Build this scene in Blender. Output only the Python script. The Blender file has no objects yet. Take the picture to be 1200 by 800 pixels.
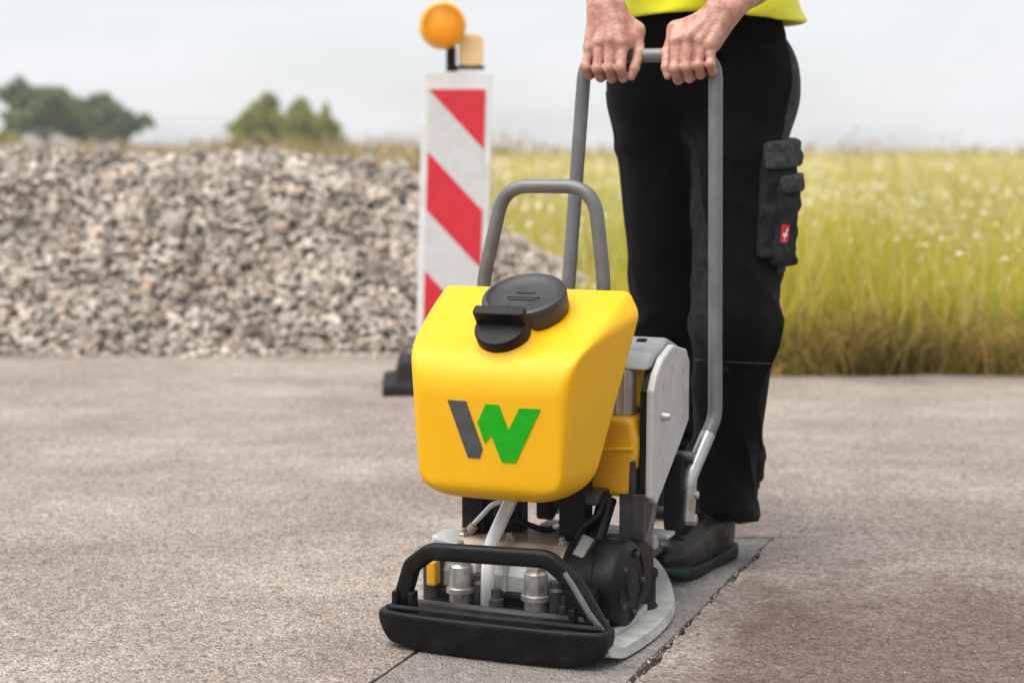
import bpy, bmesh, math, random
import numpy as np
from mathutils import Vector, Matrix
from mathutils.bvhtree import BVHTree
random.seed(7); rng = np.random.default_rng(11)
S = bpy.context.scene
R = math.radians

# ------------------------------------------------------------------ camera, sky, sun, exposure
CAM_H = 0.85; PITCH = math.atan(224/2000)
cd = bpy.data.cameras.new('camera'); cam = bpy.data.objects.new('camera', cd); S.collection.objects.link(cam)
cam.location = (0, 0, CAM_H); cam.rotation_euler = (math.pi/2 - PITCH, 0, 0)
cd.sensor_width = 36; cd.lens = 60; cd.clip_start = .05; cd.clip_end = 3000
cd.dof.use_dof = True; cd.dof.focus_distance = 2.95; cd.dof.aperture_fstop = 3.1
S.camera = cam
SUN_EL, SUN_AZ = R(66), R(-125)         # azimuth from +Y towards +X: light arrives from the left, a little from behind the camera
sd = bpy.data.lights.new('sun', 'SUN'); sun = bpy.data.objects.new('sun', sd); S.collection.objects.link(sun)
sdir = Vector((math.sin(SUN_AZ)*math.cos(SUN_EL), math.cos(SUN_AZ)*math.cos(SUN_EL), math.sin(SUN_EL)))
sun.rotation_euler = (-sdir).to_track_quat('-Z', 'Y').to_euler()
sun.location = (-4, -3, 8)
sd.energy = 2.3; sd.angle = R(60); sd.color = (1, .955, .90)
W = bpy.data.worlds.new('World'); S.world = W; W.use_nodes = True
nt = W.node_tree; nt.nodes.clear()
def wn(t, **k):
    n = nt.nodes.new(t)
    for a, v in k.items(): setattr(n, a, v)
    return n
sky = wn('ShaderNodeTexSky', sky_type='NISHITA', sun_disc=False, sun_elevation=SUN_EL, sun_rotation=SUN_AZ % (2*math.pi), air_density=1.0, dust_density=2.0, ozone_density=1.0)
tc = wn('ShaderNodeTexCoord'); mp = wn('ShaderNodeMapping'); mp.inputs['Scale'].default_value = (1, 1, 3.2)
nz = wn('ShaderNodeTexNoise'); nz.inputs['Scale'].default_value = 3.4; nz.inputs['Detail'].default_value = 6; nz.inputs['Roughness'].default_value = .55
cr = wn('ShaderNodeValToRGB'); cr.color_ramp.elements[0].position = .38; cr.color_ramp.elements[0].color = (.58, .58, .58, 1)
cr.color_ramp.elements[1].position = .62; cr.color_ramp.elements[1].color = (1, 1, 1, 1)
mx = wn('ShaderNodeMix', data_type='RGBA'); mx.inputs['B'].default_value = (4.75, 4.77, 4.92, 1)     # the overcast cloud sheet
bg = wn('ShaderNodeBackground'); bg.inputs['Strength'].default_value = .1; wo = wn('ShaderNodeOutputWorld')
L = nt.links.new
L(tc.outputs['Generated'], mp.inputs['Vector']); L(mp.outputs['Vector'], nz.inputs['Vector']); L(nz.outputs['Fac'], cr.inputs['Fac'])
L(cr.outputs['Color'], mx.inputs['Factor']); L(sky.outputs['Color'], mx.inputs['A']); L(mx.outputs['Result'], bg.inputs['Color']); L(bg.outputs['Background'], wo.inputs['Surface'])
S.view_settings.view_transform = 'Standard'; S.view_settings.look = 'None'; S.view_settings.gamma = 1; S.view_settings.exposure = 1.02
S.view_settings.use_curve_mapping = False
S.cycles.use_denoising = True; S.cycles.max_bounces = 6; S.cycles.transparent_max_bounces = 8

# ------------------------------------------------------------------ materials
MATS = {}
def mat(name, c1, c2=None, rough=.6, metal=0., ns=20., detail=5., lo=.35, hi=.65, bump=0., bs=None, spec=.5, island=None, sheen=0., trans=0., sss=0., sssc=None, coat=0., rvar=0., alpha=1., stretch=None, thin=0.):
    m = bpy.data.materials.new(name); m.use_nodes = True; t = m.node_tree; N = t.nodes; l = t.links.new
    b = N['Principled BSDF']; b.inputs['Roughness'].default_value = rough; b.inputs['Metallic'].default_value = metal
    b.inputs['Specular IOR Level'].default_value = spec
    if sheen: b.inputs['Sheen Weight'].default_value = sheen; b.inputs['Sheen Roughness'].default_value = .5
    if trans: b.inputs['Transmission Weight'].default_value = trans
    if coat: b.inputs['Coat Weight'].default_value = coat; b.inputs['Coat Roughness'].default_value = .2
    if sss:
        b.inputs['Subsurface Weight'].default_value = sss; b.inputs['Subsurface Radius'].default_value = sssc or (.01, .004, .002); b.inputs['Subsurface Scale'].default_value = 1
    if alpha < 1: b.inputs['Alpha'].default_value = alpha
    tcn = N.new('ShaderNodeTexCoord'); vec = tcn.outputs['Object']
    if stretch:
        mpn = N.new('ShaderNodeMapping'); mpn.inputs['Scale'].default_value = stretch; l(vec, mpn.inputs['Vector']); vec = mpn.outputs['Vector']
    n = N.new('ShaderNodeTexNoise'); n.inputs['Scale'].default_value = ns; n.inputs['Detail'].default_value = detail; n.inputs['Roughness'].default_value = .6; l(vec, n.inputs['Vector'])
    r = N.new('ShaderNodeValToRGB'); r.color_ramp.elements[0].position = lo; r.color_ramp.elements[1].position = hi
    r.color_ramp.elements[0].color = (*c1, 1); r.color_ramp.elements[1].color = (*(c2 or c1), 1)
    l(n.outputs['Fac'], r.inputs['Fac']); col = r.outputs['Color']
    if island:                       # per-piece variation: colours of the single stones, blades, leaves
        g = N.new('ShaderNodeNewGeometry'); oi = N.new('ShaderNodeObjectInfo'); ad = N.new('ShaderNodeMath'); ad.operation = 'ADD'; fr = N.new('ShaderNodeMath'); fr.operation = 'FRACT'
        l(g.outputs['Random Per Island'], ad.inputs[0]); l(oi.outputs['Random'], ad.inputs[1]); l(ad.outputs[0], fr.inputs[0])
        ir = N.new('ShaderNodeValToRGB'); el = ir.color_ramp.elements
        for i, (p, c) in enumerate(island):
            e = el[i] if i < 2 else el.new(p)
            e.position = p; e.color = (*c, 1)
        l(fr.outputs[0], ir.inputs['Fac'])
        mm = N.new('ShaderNodeMix'); mm.data_type = 'RGBA'; mm.blend_type = 'MULTIPLY'; mm.inputs['Factor'].default_value = 1
        l(ir.outputs['Color'], mm.inputs['A']); l(col, mm.inputs['B']); col = mm.outputs['Result']
    l(col, b.inputs['Base Color'])
    if rvar:
        mr = N.new('ShaderNodeMapRange'); mr.inputs['To Min'].default_value = max(.02, rough-rvar); mr.inputs['To Max'].default_value = min(1, rough+rvar); mr.inputs['From Min'].default_value = .3; mr.inputs['From Max'].default_value = .7
        l(n.outputs['Fac'], mr.inputs['Value']); l(mr.outputs['Result'], b.inputs['Roughness'])
    if bump:
        n2 = N.new('ShaderNodeTexNoise'); n2.inputs['Scale'].default_value = bs or ns*4; n2.inputs['Detail'].default_value = 4; l(vec, n2.inputs['Vector'])
        bp = N.new('ShaderNodeBump'); bp.inputs['Strength'].default_value = 1; bp.inputs['Distance'].default_value = bump
        l(n2.outputs['Fac'], bp.inputs['Height']); l(bp.outputs['Normal'], b.inputs['Normal'])
    if thin:                       # light passing through thin blades and leaves
        tl_ = N.new('ShaderNodeBsdfTranslucent'); ms = N.new('ShaderNodeMixShader'); ms.inputs[0].default_value = thin; l(col, tl_.inputs['Color'])
        l(b.outputs[0], ms.inputs[1]); l(tl_.outputs[0], ms.inputs[2]); l(ms.outputs[0], N['Material Output'].inputs['Surface'])
    MATS[name] = m; return m

def road_mat(name, a, b_, c, speck, stain=None):
    m = bpy.data.materials.new(name); m.use_nodes = True; t = m.node_tree; N = t.nodes; l = t.links.new
    B = N['Principled BSDF']; B.inputs['Roughness'].default_value = .8; B.inputs['Specular IOR Level'].default_value = .45
    tcn = N.new('ShaderNodeTexCoord'); v = tcn.outputs['Object']
    def noise(s, d=5, ro=.6, vec=v):
        n = N.new('ShaderNodeTexNoise'); n.inputs['Scale'].default_value = s; n.inputs['Detail'].default_value = d; n.inputs['Roughness'].default_value = ro; l(vec, n.inputs['Vector']); return n.outputs['Fac']
    def ramp(f, p0, c0, p1, c1):
        r = N.new('ShaderNodeValToRGB'); e = r.color_ramp.elements; e[0].position = p0; e[1].position = p1; e[0].color = (*c0, 1); e[1].color = (*c1, 1); l(f, r.inputs['Fac']); return r.outputs['Color']
    def mixc(f, x, y, mode='MIX'):
        q = N.new('ShaderNodeMix'); q.data_type = 'RGBA'; q.blend_type = mode
        if isinstance(f, float): q.inputs['Factor'].default_value = f
        else: l(f, q.inputs['Factor'])
        l(x, q.inputs['A']); l(y, q.inputs['B']); return q.outputs['Result']
    mp_ = N.new('ShaderNodeMapping'); mp_.inputs['Scale'].default_value = (.85, 1.2, 1); l(v, mp_.inputs['Vector'])
    base = ramp(noise(1.7, 7, .65, mp_.outputs['Vector']), .36, a, .64, b_)
    base = mixc(ramp(noise(9, 6, .7), .45, (0, 0, 0), .75, (1, 1, 1)), base, ramp(noise(3), 0, c, 1, c))
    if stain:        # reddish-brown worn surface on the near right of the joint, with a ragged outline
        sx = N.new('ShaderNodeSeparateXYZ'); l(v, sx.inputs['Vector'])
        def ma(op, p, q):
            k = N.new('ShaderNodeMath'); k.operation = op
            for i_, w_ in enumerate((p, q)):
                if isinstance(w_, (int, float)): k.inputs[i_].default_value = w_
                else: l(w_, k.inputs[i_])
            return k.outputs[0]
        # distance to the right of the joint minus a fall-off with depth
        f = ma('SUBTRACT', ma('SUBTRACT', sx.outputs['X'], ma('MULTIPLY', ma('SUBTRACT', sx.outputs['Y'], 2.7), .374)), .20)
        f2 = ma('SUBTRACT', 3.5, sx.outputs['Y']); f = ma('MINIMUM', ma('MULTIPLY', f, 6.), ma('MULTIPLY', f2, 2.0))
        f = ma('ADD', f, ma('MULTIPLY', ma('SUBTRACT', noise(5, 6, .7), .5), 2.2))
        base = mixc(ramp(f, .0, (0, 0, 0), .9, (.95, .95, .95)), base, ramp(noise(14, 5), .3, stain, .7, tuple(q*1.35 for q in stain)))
    vo = N.new('ShaderNodeTexVoronoi'); vo.inputs['Scale'].default_value = 210; l(v, vo.inputs['Vector'])      # the aggregate grains
    sp = N.new('ShaderNodeSeparateColor'); l(vo.outputs['Color'], sp.inputs['Color'])
    grains = ramp(sp.outputs['Red'], .0, (1-speck, 1-speck, 1-speck), 1., (1+speck*.6, 1+speck*.6, 1+speck*.6))
    base = mixc(1., base, grains, 'MULTIPLY')
    v2 = N.new('ShaderNodeTexVoronoi'); v2.inputs['Scale'].default_value = 105; l(v, v2.inputs['Vector']); s2 = N.new('ShaderNodeSeparateColor'); l(v2.outputs['Color'], s2.inputs['Color'])   # coarser chippings, few of them bright or dark
    q2 = N.new('ShaderNodeValToRGB'); e2 = q2.color_ramp.elements; e2[0].position = 0; e2[0].color = (.50, .47, .45, 1); e2[1].position = 1; e2[1].color = (1.3, 1.28, 1.24, 1); k1 = e2.new(.16); k1.color = (.97, .97, .97, 1); k2 = e2.new(.88); k2.color = (1.03, 1.03, 1.03, 1)
    l(s2.outputs['Green'], q2.inputs['Fac']); base = mixc(.75 if stain else .3, base, q2.outputs['Color'], 'MULTIPLY')
    base = mixc(.8, base, ramp(noise(46, 5, .7), .34, (.66, .64, .62), .6, (1.1, 1.1, 1.1)), 'MULTIPLY')
    l(base, B.inputs['Base Color'])
    ad = N.new('ShaderNodeMath'); ad.operation = 'MULTIPLY_ADD'; l(vo.outputs['Distance'], ad.inputs[0]); ad.inputs[1].default_value = -.5; l(noise(60, 6, .7), ad.inputs[2])
    bp = N.new('ShaderNodeBump'); bp.inputs['Distance'].default_value = .024; bp.inputs['Strength'].default_value = .9
    l(ad.outputs[0], bp.inputs['Height']); l(bp.outputs['Normal'], B.inputs['Normal'])
    MATS[name] = m; return m

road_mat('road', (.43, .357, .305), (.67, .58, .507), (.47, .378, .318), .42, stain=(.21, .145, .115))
road_mat('strip', (.36, .335, .305), (.46, .43, .395), (.37, .335, .30), .15)
mat('soil', (.055, .042, .03), (.12, .095, .06), .95, ns=14, bump=.01)
mat('yellow_plastic', (.78, .405, .003), (.82, .435, .005), .44, ns=7, lo=.3, hi=.7, bump=.0003, bs=200, rvar=.07, spec=.32)
mat('yellow_shell', (.62, .30, .005), (.70, .35, .01), .42, ns=9, bump=.0006, bs=140, rvar=.06)
mat('black_plastic', (.0035, .0035, .0038), (.020, .019, .018), .5, spec=.24, ns=26, detail=9, lo=.5, hi=.86, bump=.0008, bs=220, rvar=.12)
mat('cap_plastic', (.018, .018, .020), (.032, .032, .035), .48, ns=40, bump=.0006, bs=260, rvar=.1)
mat('rubber', (.006, .006, .006), (.016, .016, .016), .75, spec=.3, ns=30, bump=.001, bs=180)
mat('grey_tube', (.12, .123, .127), (.16, .162, .165), .38, metal=.25, ns=18, bump=.0004, bs=300, rvar=.1)
mat('steel_tube', (.42, .42, .42), (.55, .55, .54), .32, metal=.8, ns=30, rvar=.12)
mat('dark_frame', (.032, .030, .029), (.07, .066, .062), .5, metal=.3, ns=15, bump=.0006, bs=120, rvar=.15)
mat('frame_edge', (.10, .097, .092), (.19, .183, .172), .45, metal=.5, ns=25, rvar=.15)
mat('plate_metal', (.30, .305, .28), (.52, .52, .485), .62, metal=.15, ns=16, detail=8, lo=.3, hi=.66, bump=.0025, bs=70, rvar=.12)
mat('cast_grey', (.42, .425, .41), (.62, .625, .60), .5, metal=.2, ns=24, bump=.001, bs=150, rvar=.1)
mat('bolt_steel', (.36, .345, .32), (.58, .56, .53), .36, metal=.75, ns=40, rvar=.14)
mat('bronze', (.33, .25, .18), (.52, .42, .33), .45, metal=.4, ns=30, rvar=.15)
mat('panel_grey', (.40, .40, .395), (.50, .495, .485), .5, metal=.15, ns=35, detail=8, lo=.3, hi=.5, bump=.0006, bs=200, rvar=.1)
mat('hood_grey', (.20, .205, .215), (.27, .275, .285), .45, ns=20, bump=.0005, bs=200, rvar=.1)
mat('filter_grey', (.36, .34, .33), (.44, .42, .41), .5, ns=18)
mat('hose', (.70, .70, .67), (.82, .82, .79), .3, ns=20, trans=.35)
mat('logo_grey', (.06, .06, .064), (.08, .08, .084), .55, ns=60, spec=.2)
mat('logo_green', (.008, .33, .006), (.012, .38, .01), .55, ns=60, spec=.2)
mat('board_white', (.70, .70, .69), (.80, .80, .79), .5, ns=12, bump=.0006, bs=60)
mat('sheet_white', (.60, .61, .60), (.67, .68, .67), .42, ns=30)
mat('sheet_red', (.62, .022, .04), (.72, .03, .05), .4, ns=30)
mat('lens_amber', (.85, .33, .008), (.92, .42, .02), .3, ns=60, bump=.001, bs=70)
mat('case_cream', (.78, .53, .24), (.84, .62, .32), .4, ns=12)
mat('stone', (.62, .60, .57), (1.28, 1.25, 1.20), .9, ns=3.0, detail=9, bump=.004, bs=60, spec=.25,
    island=[(0, (.20, .17, .145)), (1, (.52, .46, .40)), (.12, (.40, .36, .32)), (.3, (.52, .47, .425)), (.5, (.42, .38, .345)), (.63, (.62, .57, .51)), (.78, (.32, .29, .27)), (.9, (.58, .49, .40)), (.965, (.47, .36, .27))])
mat('pile_core', (.10, .085, .07), (.20, .175, .15), .95, ns=20, bump=.02, bs=26)
mat('grit', (.8, .8, .8), (1.1, 1.1, 1.1), .9, ns=100, island=[(0, (.20, .17, .15)), (1, (.46, .42, .38)), (.5, (.33, .28, .25))])
mat('skin', (.37, .15, .10), (.56, .325, .255), .5, ns=52, detail=5, lo=.32, hi=.66, bump=.0016, bs=150, sss=.12, sssc=(.012, .005, .003))
mat('work_cloth', (.0016, .0016, .0018), (.0050, .0050, .0056), .92, ns=70, detail=8, lo=.35, hi=.75, bump=.0012, bs=420, spec=.06, sheen=.045)
mat('grey_cloth', (.022, .022, .025), (.06, .06, .064), .9, ns=55, detail=7, bump=.0016, bs=160, spec=.2)
mat('pocket_cloth', (.007, .007, .008), (.022, .022, .024), .9, ns=60, detail=7, bump=.0015, bs=190, spec=.15)
mat('stitch', (.04, .04, .04), (.08, .08, .08), .8, ns=200)
mat('vest_yellow', (.84, .86, .004), (.92, .92, .01), .6, ns=12, bump=.002, bs=60, sheen=.2)
mat('shirt', (.003, .003, .0033), (.006, .006, .0065), .95, ns=40, spec=.06)
mat('tag_red', (.55, .008, .03), (.62, .012, .04), .55, ns=60)
mat('tag_white', (.75, .72, .72), (.8, .78, .78), .6, ns=60)
mat('shoe_leather', (.0035, .003, .0028), (.009, .0075, .007), .28, spec=.36, ns=40, bump=.0008, bs=130, rvar=.12)
mat('sole_rubber', (.005, .005, .005), (.014, .0135, .013), .6, spec=.3, ns=40, bump=.001, bs=120)
mat('sole_green', (.006, .02, .015), (.009, .03, .022), .6, ns=40, spec=.3)
mat('lace_blue', (.03, .07, .13), (.05, .11, .18), .7, ns=60)
mat('hair', (.03, .02, .012), (.06, .04, .025), .6, ns=60, bump=.003, bs=90)
mat('eye_white', (.75, .73, .7), None, .3)
mat('lip', (.45, .17, .13), None, .5)
GRASS = [(0, (.58, .53, .03)), (1, (.74, .58, .16)), (.12, (.30, .36, .03)), (.26, (.74, .63, .08)), (.40, (.40, .44, .035)), (.52, (.64, .57, .04)), (.64, (.84, .66, .26)), (.76, (.36, .41, .035)), (.88, (.86, .68, .34))]
mat('grass', (.85, .85, .85), (1.15, 1.12, 1.0), .7, ns=.9, island=GRASS, spec=.2, thin=.55)
mat('far_grass', (.85, .85, .85), (1.12, 1.1, 1.05), .7, ns=.5, spec=.2, thin=.45, island=[(0, (.56, .53, .10)), (1, (.76, .63, .30)), (.2, (.40, .44, .08)), (.4, (.70, .60, .20)), (.6, (.80, .68, .40)), (.8, (.48, .49, .09))])
mat('verge_grass', (.75, .75, .75), (1.1, 1.1, 1.0), .75, ns=2.5, spec=.2, thin=.3, island=[(0, (.09, .11, .02)), (1, (.58, .38, .14)), (.18, (.14, .16, .03)), (.4, (.46, .31, .09)), (.6, (.20, .21, .035)), (.78, (.64, .43, .18))])
mat('dry_weed', (.8, .8, .8), (1.1, 1.1, 1.1), .8, ns=2, spec=.15, island=[(0, (.30, .21, .13)), (1, (.46, .37, .18)), (.35, (.40, .29, .19)), (.6, (.36, .32, .12)), (.8, (.44, .31, .22))])
mat('petal', (.9, .9, .9), (1, 1, 1), .7, ns=4, spec=.2, island=[(0, (.60, .53, .42)), (1, (.58, .42, .36)), (.3, (.66, .60, .48)), (.5, (.54, .44, .34)), (.68, (.58, .50, .10)), (.82, (.60, .50, .42))])
mat('leaf_dark', (.8, .8, .8), (1.15, 1.15, 1.15), .7, ns=.6, spec=.2, thin=.35, island=[(0, (.07, .12, .035)), (1, (.20, .27, .085)), (.5, (.13, .19, .06))])
mat('leaf_light', (.8, .8, .8), (1.15, 1.15, 1.1), .7, ns=.6, spec=.2, thin=.35, island=[(0, (.22, .25, .035)), (1, (.44, .44, .08)), (.5, (.33, .35, .05))])
mat('bark', (.05, .04, .03), (.10, .085, .065), .9, ns=6, bump=.03)
mat('meadow_ground', (.28, .24, .07), (.40, .34, .12), .95, ns=3, bump=.03, bs=8)

# ------------------------------------------------------------------ mesh helpers
COL = S.collection
def obj(name, verts, faces, m, parent=None, smooth=False, bevel=0, seg=2, off=None):
    me = bpy.data.meshes.new(name)
    v = np.asarray(verts, float)
    if off is not None: v = v - np.asarray(off)
    me.from_pydata(v.tolist(), [], [list(map(int, f)) for f in faces]); me.update()
    if smooth == 'auto': me.shade_smooth(); me.set_sharp_from_angle(angle=R(38))
    elif smooth: me.shade_smooth()
    me.materials.append(MATS[m])
    o = bpy.data.objects.new(name, me); COL.objects.link(o); o.parent = parent
    if bevel:
        b = o.modifiers.new('bevel', 'BEVEL'); b.width = bevel; b.segments = seg; b.limit_method = 'ANGLE'; b.angle_limit = R(35); b.harden_normals = False
    return o
def fast_obj(name, V, F, m, parent=None, smooth=False, off=None):
    """big all-triangle or all-quad meshes from arrays"""
    V = np.asarray(V, np.float32); F = np.asarray(F, np.int32)
    if off is not None: V = V - np.asarray(off, np.float32)
    me = bpy.data.meshes.new(name); k = F.shape[1]
    me.vertices.add(len(V)); me.vertices.foreach_set('co', V.ravel())
    me.loops.add(F.size); me.loops.foreach_set('vertex_index', F.ravel())
    me.polygons.add(len(F)); me.polygons.foreach_set('loop_start', np.arange(0, F.size, k, dtype=np.int32)); me.polygons.foreach_set('loop_total', np.full(len(F), k, np.int32))
    me.update(calc_edges=True); me.validate()
    if smooth: me.shade_smooth()
    me.materials.append(MATS[m]); o = bpy.data.objects.new(name, me); COL.objects.link(o); o.parent = parent
    return o
def empty(name, loc, rz=0, label=None, cat=None, group=None):
    o = bpy.data.objects.new(name, None); COL.objects.link(o); o.location = loc; o.rotation_euler = (0, 0, rz); o.empty_display_size = .1
    if label: o['label'] = label; o['category'] = cat
    if group: o['group'] = group
    return o
class G:
    def __init__(s): s.v = []; s.f = []
    def add(s, v, f):
        n = len(s.v); s.v += [tuple(map(float, p)) for p in v]; s.f += [[i+n for i in q] for q in f]; return s
    def box(s, c, size, M=None):
        c = Vector(c); h = Vector(size)/2; M = M or Matrix.Identity(3)
        v = [c + M @ Vector((sx*h.x, sy*h.y, sz*h.z)) for sx in (-1, 1) for sy in (-1, 1) for sz in (-1, 1)]
        return s.add(v, [(0, 1, 3, 2), (4, 6, 7, 5), (0, 4, 5, 1), (2, 3, 7, 6), (0, 2, 6, 4), (1, 5, 7, 3)])
    def lathe(s, base, axis, prof, n=32, ell=(1, 1)):
        """prof: (radius, height) along axis"""
        ax = Vector(axis).normalized(); M = ax.to_track_quat('Z', 'Y').to_matrix(); base = Vector(base)
        v = []; f = []
        for r, h in prof:
            for i in range(n):
                a = 2*math.pi*i/n; v.append(base + M @ Vector((r*ell[0]*math.cos(a), r*ell[1]*math.sin(a), h)))
        for j in range(len(prof)-1):
            for i in range(n): f.append((j*n+i, j*n+(i+1) % n, (j+1)*n+(i+1) % n, (j+1)*n+i))
        f.append(list(range(n))[::-1]); f.append([(len(prof)-1)*n+i for i in range(n)])
        return s.add(v, f)
    def sweep(s, path, sect, up=(0, 0, 1), scale=None):
        P = [Vector(p) for p in path]; n = len(sect); v = []; f = []; up = Vector(up)
        for i, p in enumerate(P):
            t = (P[min(i+1, len(P)-1)] - P[max(i-1, 0)]).normalized()
            a = t.cross(up)
            if a.length < 1e-3: a = t.cross(Vector((0, 1, .01)))
            a.normalize(); b = a.cross(t).normalized(); k = scale[i] if scale else 1
            v += [p + a*x*k + b*y*k for x, y in sect]
        for i in range(len(P)-1):
            for j in range(n): f.append((i*n+j, i*n+(j+1) % n, (i+1)*n+(j+1) % n, (i+1)*n+j))
        f.append(list(range(n))[::-1]); f.append([(len(P)-1)*n+j for j in range(n)])
        return s.add(v, f)
    def tube(s, path, r, n=14, up=(0, 1, .003), scale=None):
        return s.sweep(path, [(r*math.cos(2*math.pi*i/n), r*math.sin(2*math.pi*i/n)) for i in range(n)], up, scale)
    def prism(s, poly, fn, t):
        """poly 2-D; fn(u, v, w) -> point, w in (0, t)"""
        n = len(poly); v = [fn(a, b, 0) for a, b in poly] + [fn(a, b, t) for a, b in poly]
        f = [list(range(n))[::-1], list(range(n, 2*n))] + [(i, (i+1) % n, n+(i+1) % n, n+i) for i in range(n)]
        return s.add(v, f)
    def obj(s, name, m, parent=None, **k): return obj(name, s.v, s.f, m, parent, **k)
def fillet(pts, rad, n=7):
    """rounded polyline"""
    P = [Vector(p) for p in pts]; out = [P[0]]
    for i in range(1, len(P)-1):
        a, b, c = P[i-1], P[i], P[i+1]; r = rad[i-1] if isinstance(rad, (list, tuple)) else rad
        u = (a-b).normalized(); w = (c-b).normalized(); ang = u.angle(w); d = min(r/math.tan(ang/2), (a-b).length*.49, (c-b).length*.49)
        p0 = b+u*d; p1 = b+w*d
        for k in range(n+1):
            t = k/n; out.append(p0*(1-t)**2 + b*2*t*(1-t) + p1*t*t)
    return out + [P[-1]]
def rrect(w, h, r, n=4):
    o = []
    for cx, cy, a0 in ((w/2-r, h/2-r, 0), (-w/2+r, h/2-r, 90), (-w/2+r, -h/2+r, 180), (w/2-r, -h/2+r, 270)):
        for k in range(n+1):
            a = R(a0+90*k/n); o.append((cx+r*math.cos(a), cy+r*math.sin(a)))
    return o

# signed-distance modelling: smooth unions on a grid, surface by surface nets
def smin(a, b, k):
    if k <= 0: return np.minimum(a, b)
    h = np.maximum(k-np.abs(a-b), 0)/k; return np.minimum(a, b)-h*h*k*.25
def smax(a, b, k): return -smin(-a, -b, k)
def nets(vol, lo, h):
    ins = vol < 0; nx, ny, nz_ = vol.shape
    cs = (nx-1, ny-1, nz_-1)
    def cor(a, i, j, k): return a[i:i+cs[0], j:j+cs[1], k:k+cs[2]]
    cnt = sum(cor(ins, i, j, k).astype(np.int8) for i in (0, 1) for j in (0, 1) for k in (0, 1))
    act = (cnt > 0) & (cnt < 8); idx = np.full(cs, -1, np.int64); I = np.argwhere(act); idx[act] = np.arange(len(I))
    acc = np.zeros((len(I), 3)); num = np.zeros(len(I))
    C8 = [(i, j, k) for i in (0, 1) for j in (0, 1) for k in (0, 1)]
    val = {c: vol[I[:, 0]+c[0], I[:, 1]+c[1], I[:, 2]+c[2]] for c in C8}
    for c in C8:
        for ax in range(3):
            if c[ax]: continue
            d = list(c); d[ax] = 1; d = tuple(d); a, b = val[c], val[d]; m = (a < 0) != (b < 0)
            t = np.where(m, a/np.where(m, a-b, 1), 0); p = np.array(c, float)[None].repeat(len(I), 0); p[:, ax] = t
            acc[m] += p[m]; num += m
    V = (I + acc/num[:, None])*h + np.asarray(lo)
    F = []
    for ax in range(3):
        o1, o2 = [(1, 2), (2, 0), (0, 1)][ax]
        sl0 = [slice(1, -1)]*3; sl1 = [slice(1, -1)]*3
        sl0[ax] = slice(0, -1); sl1[ax] = slice(1, None)
        a = ins[tuple(sl0)]; b = ins[tuple(sl1)]; E = np.argwhere(a != b); st = a[a != b]
        off = np.array([1, 1, 1]); off[ax] = 0; E = E+off
        def ci(d1, d2):
            q = E.copy(); q[:, o1] -= d1; q[:, o2] -= d2; return idx[q[:, 0], q[:, 1], q[:, 2]]
        Q = np.stack([ci(1, 1), ci(0, 1), ci(0, 0), ci(1, 0)], 1)
        Q[~st] = Q[~st][:, ::-1]; F.append(Q)
    F = np.concatenate(F); F = F[(F >= 0).all(1)]
    return V, F
class Vol:
    def __init__(s, lo, hi, h):
        s.lo = np.array(lo, float); s.h = h; s.n = np.ceil((np.array(hi)-s.lo)/h).astype(int)+1
        s.v = np.full(s.n, 1.0)
        s.ax = [s.lo[i]+h*np.arange(s.n[i]) for i in range(3)]
    def _sub(s, lo, hi, pad):
        a = np.clip(np.floor((np.array(lo)-pad-s.lo)/s.h).astype(int), 0, s.n); b = np.clip(np.ceil((np.array(hi)+pad-s.lo)/s.h).astype(int)+1, 0, s.n)
        sl = tuple(slice(i, j) for i, j in zip(a, b)); X = np.meshgrid(*[s.ax[i][sl[i]] for i in range(3)], indexing='ij')
        return sl, X
    def cone(s, a, b, ra, rb, k=.01, flat=None):
        a = np.array(a, float); b = np.array(b, float); rm = max(ra, rb)
        sl, X = s._sub(np.minimum(a, b)-rm, np.maximum(a, b)+rm, k+3*s.h)
        if X[0].size == 0: return s
        ba = b-a; P = [X[i]-a[i] for i in range(3)]; t = np.clip(sum(P[i]*ba[i] for i in range(3))/max(ba@ba, 1e-12), 0, 1)
        d = np.sqrt(sum((P[i]-t*ba[i])**2 for i in range(3)))-(ra+(rb-ra)*t)
        s.v[sl] = smin(s.v[sl], d, k); return s
    def ell(s, c, r, k=.01, M=None, sub=False):
        c = np.array(c, float); r = np.array(r, float); rm = r.max()
        sl, X = s._sub(c-rm, c+rm, k+3*s.h)
        if X[0].size == 0: return s
        P = np.stack([X[i]-c[i] for i in range(3)])
        if M is not None: P = np.einsum('ji,j...->i...', np.array(M), P)
        q = np.sqrt(sum((P[i]/r[i])**2 for i in range(3))); g = np.sqrt(sum((P[i]/r[i]**2)**2 for i in range(3)))
        d = q*(q-1)/np.maximum(g, 1e-9)
        s.v[sl] = smax(s.v[sl], -d, k) if sub else smin(s.v[sl], d, k); return s
    def rbox(s, c, hs, r, k=.004, M=None):
        c = np.array(c, float); hs = np.array(hs, float); rm = np.linalg.norm(hs)
        sl, X = s._sub(c-rm, c+rm, k+3*s.h); P = np.stack([X[i]-c[i] for i in range(3)])
        if M is not None: P = np.einsum('ji,j...->i...', np.array(M), P)
        q = [np.abs(P[i])-(hs[i]-r) for i in range(3)]
        d = np.sqrt(sum(np.maximum(e, 0)**2 for e in q))+np.minimum(np.maximum(np.maximum(q[0], q[1]), q[2]), 0)-r
        s.v[sl] = smin(s.v[sl], d, k); return s
    def warp(s, fn):
        X = np.meshgrid(*s.ax, indexing='ij'); m = np.abs(s.v) < .06; P = [x[m] for x in X]; s.v[m] = s.v[m]+fn(*P, s.v[m]); return s
    def mesh(s): return nets(s.v, s.lo, s.h)
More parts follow.
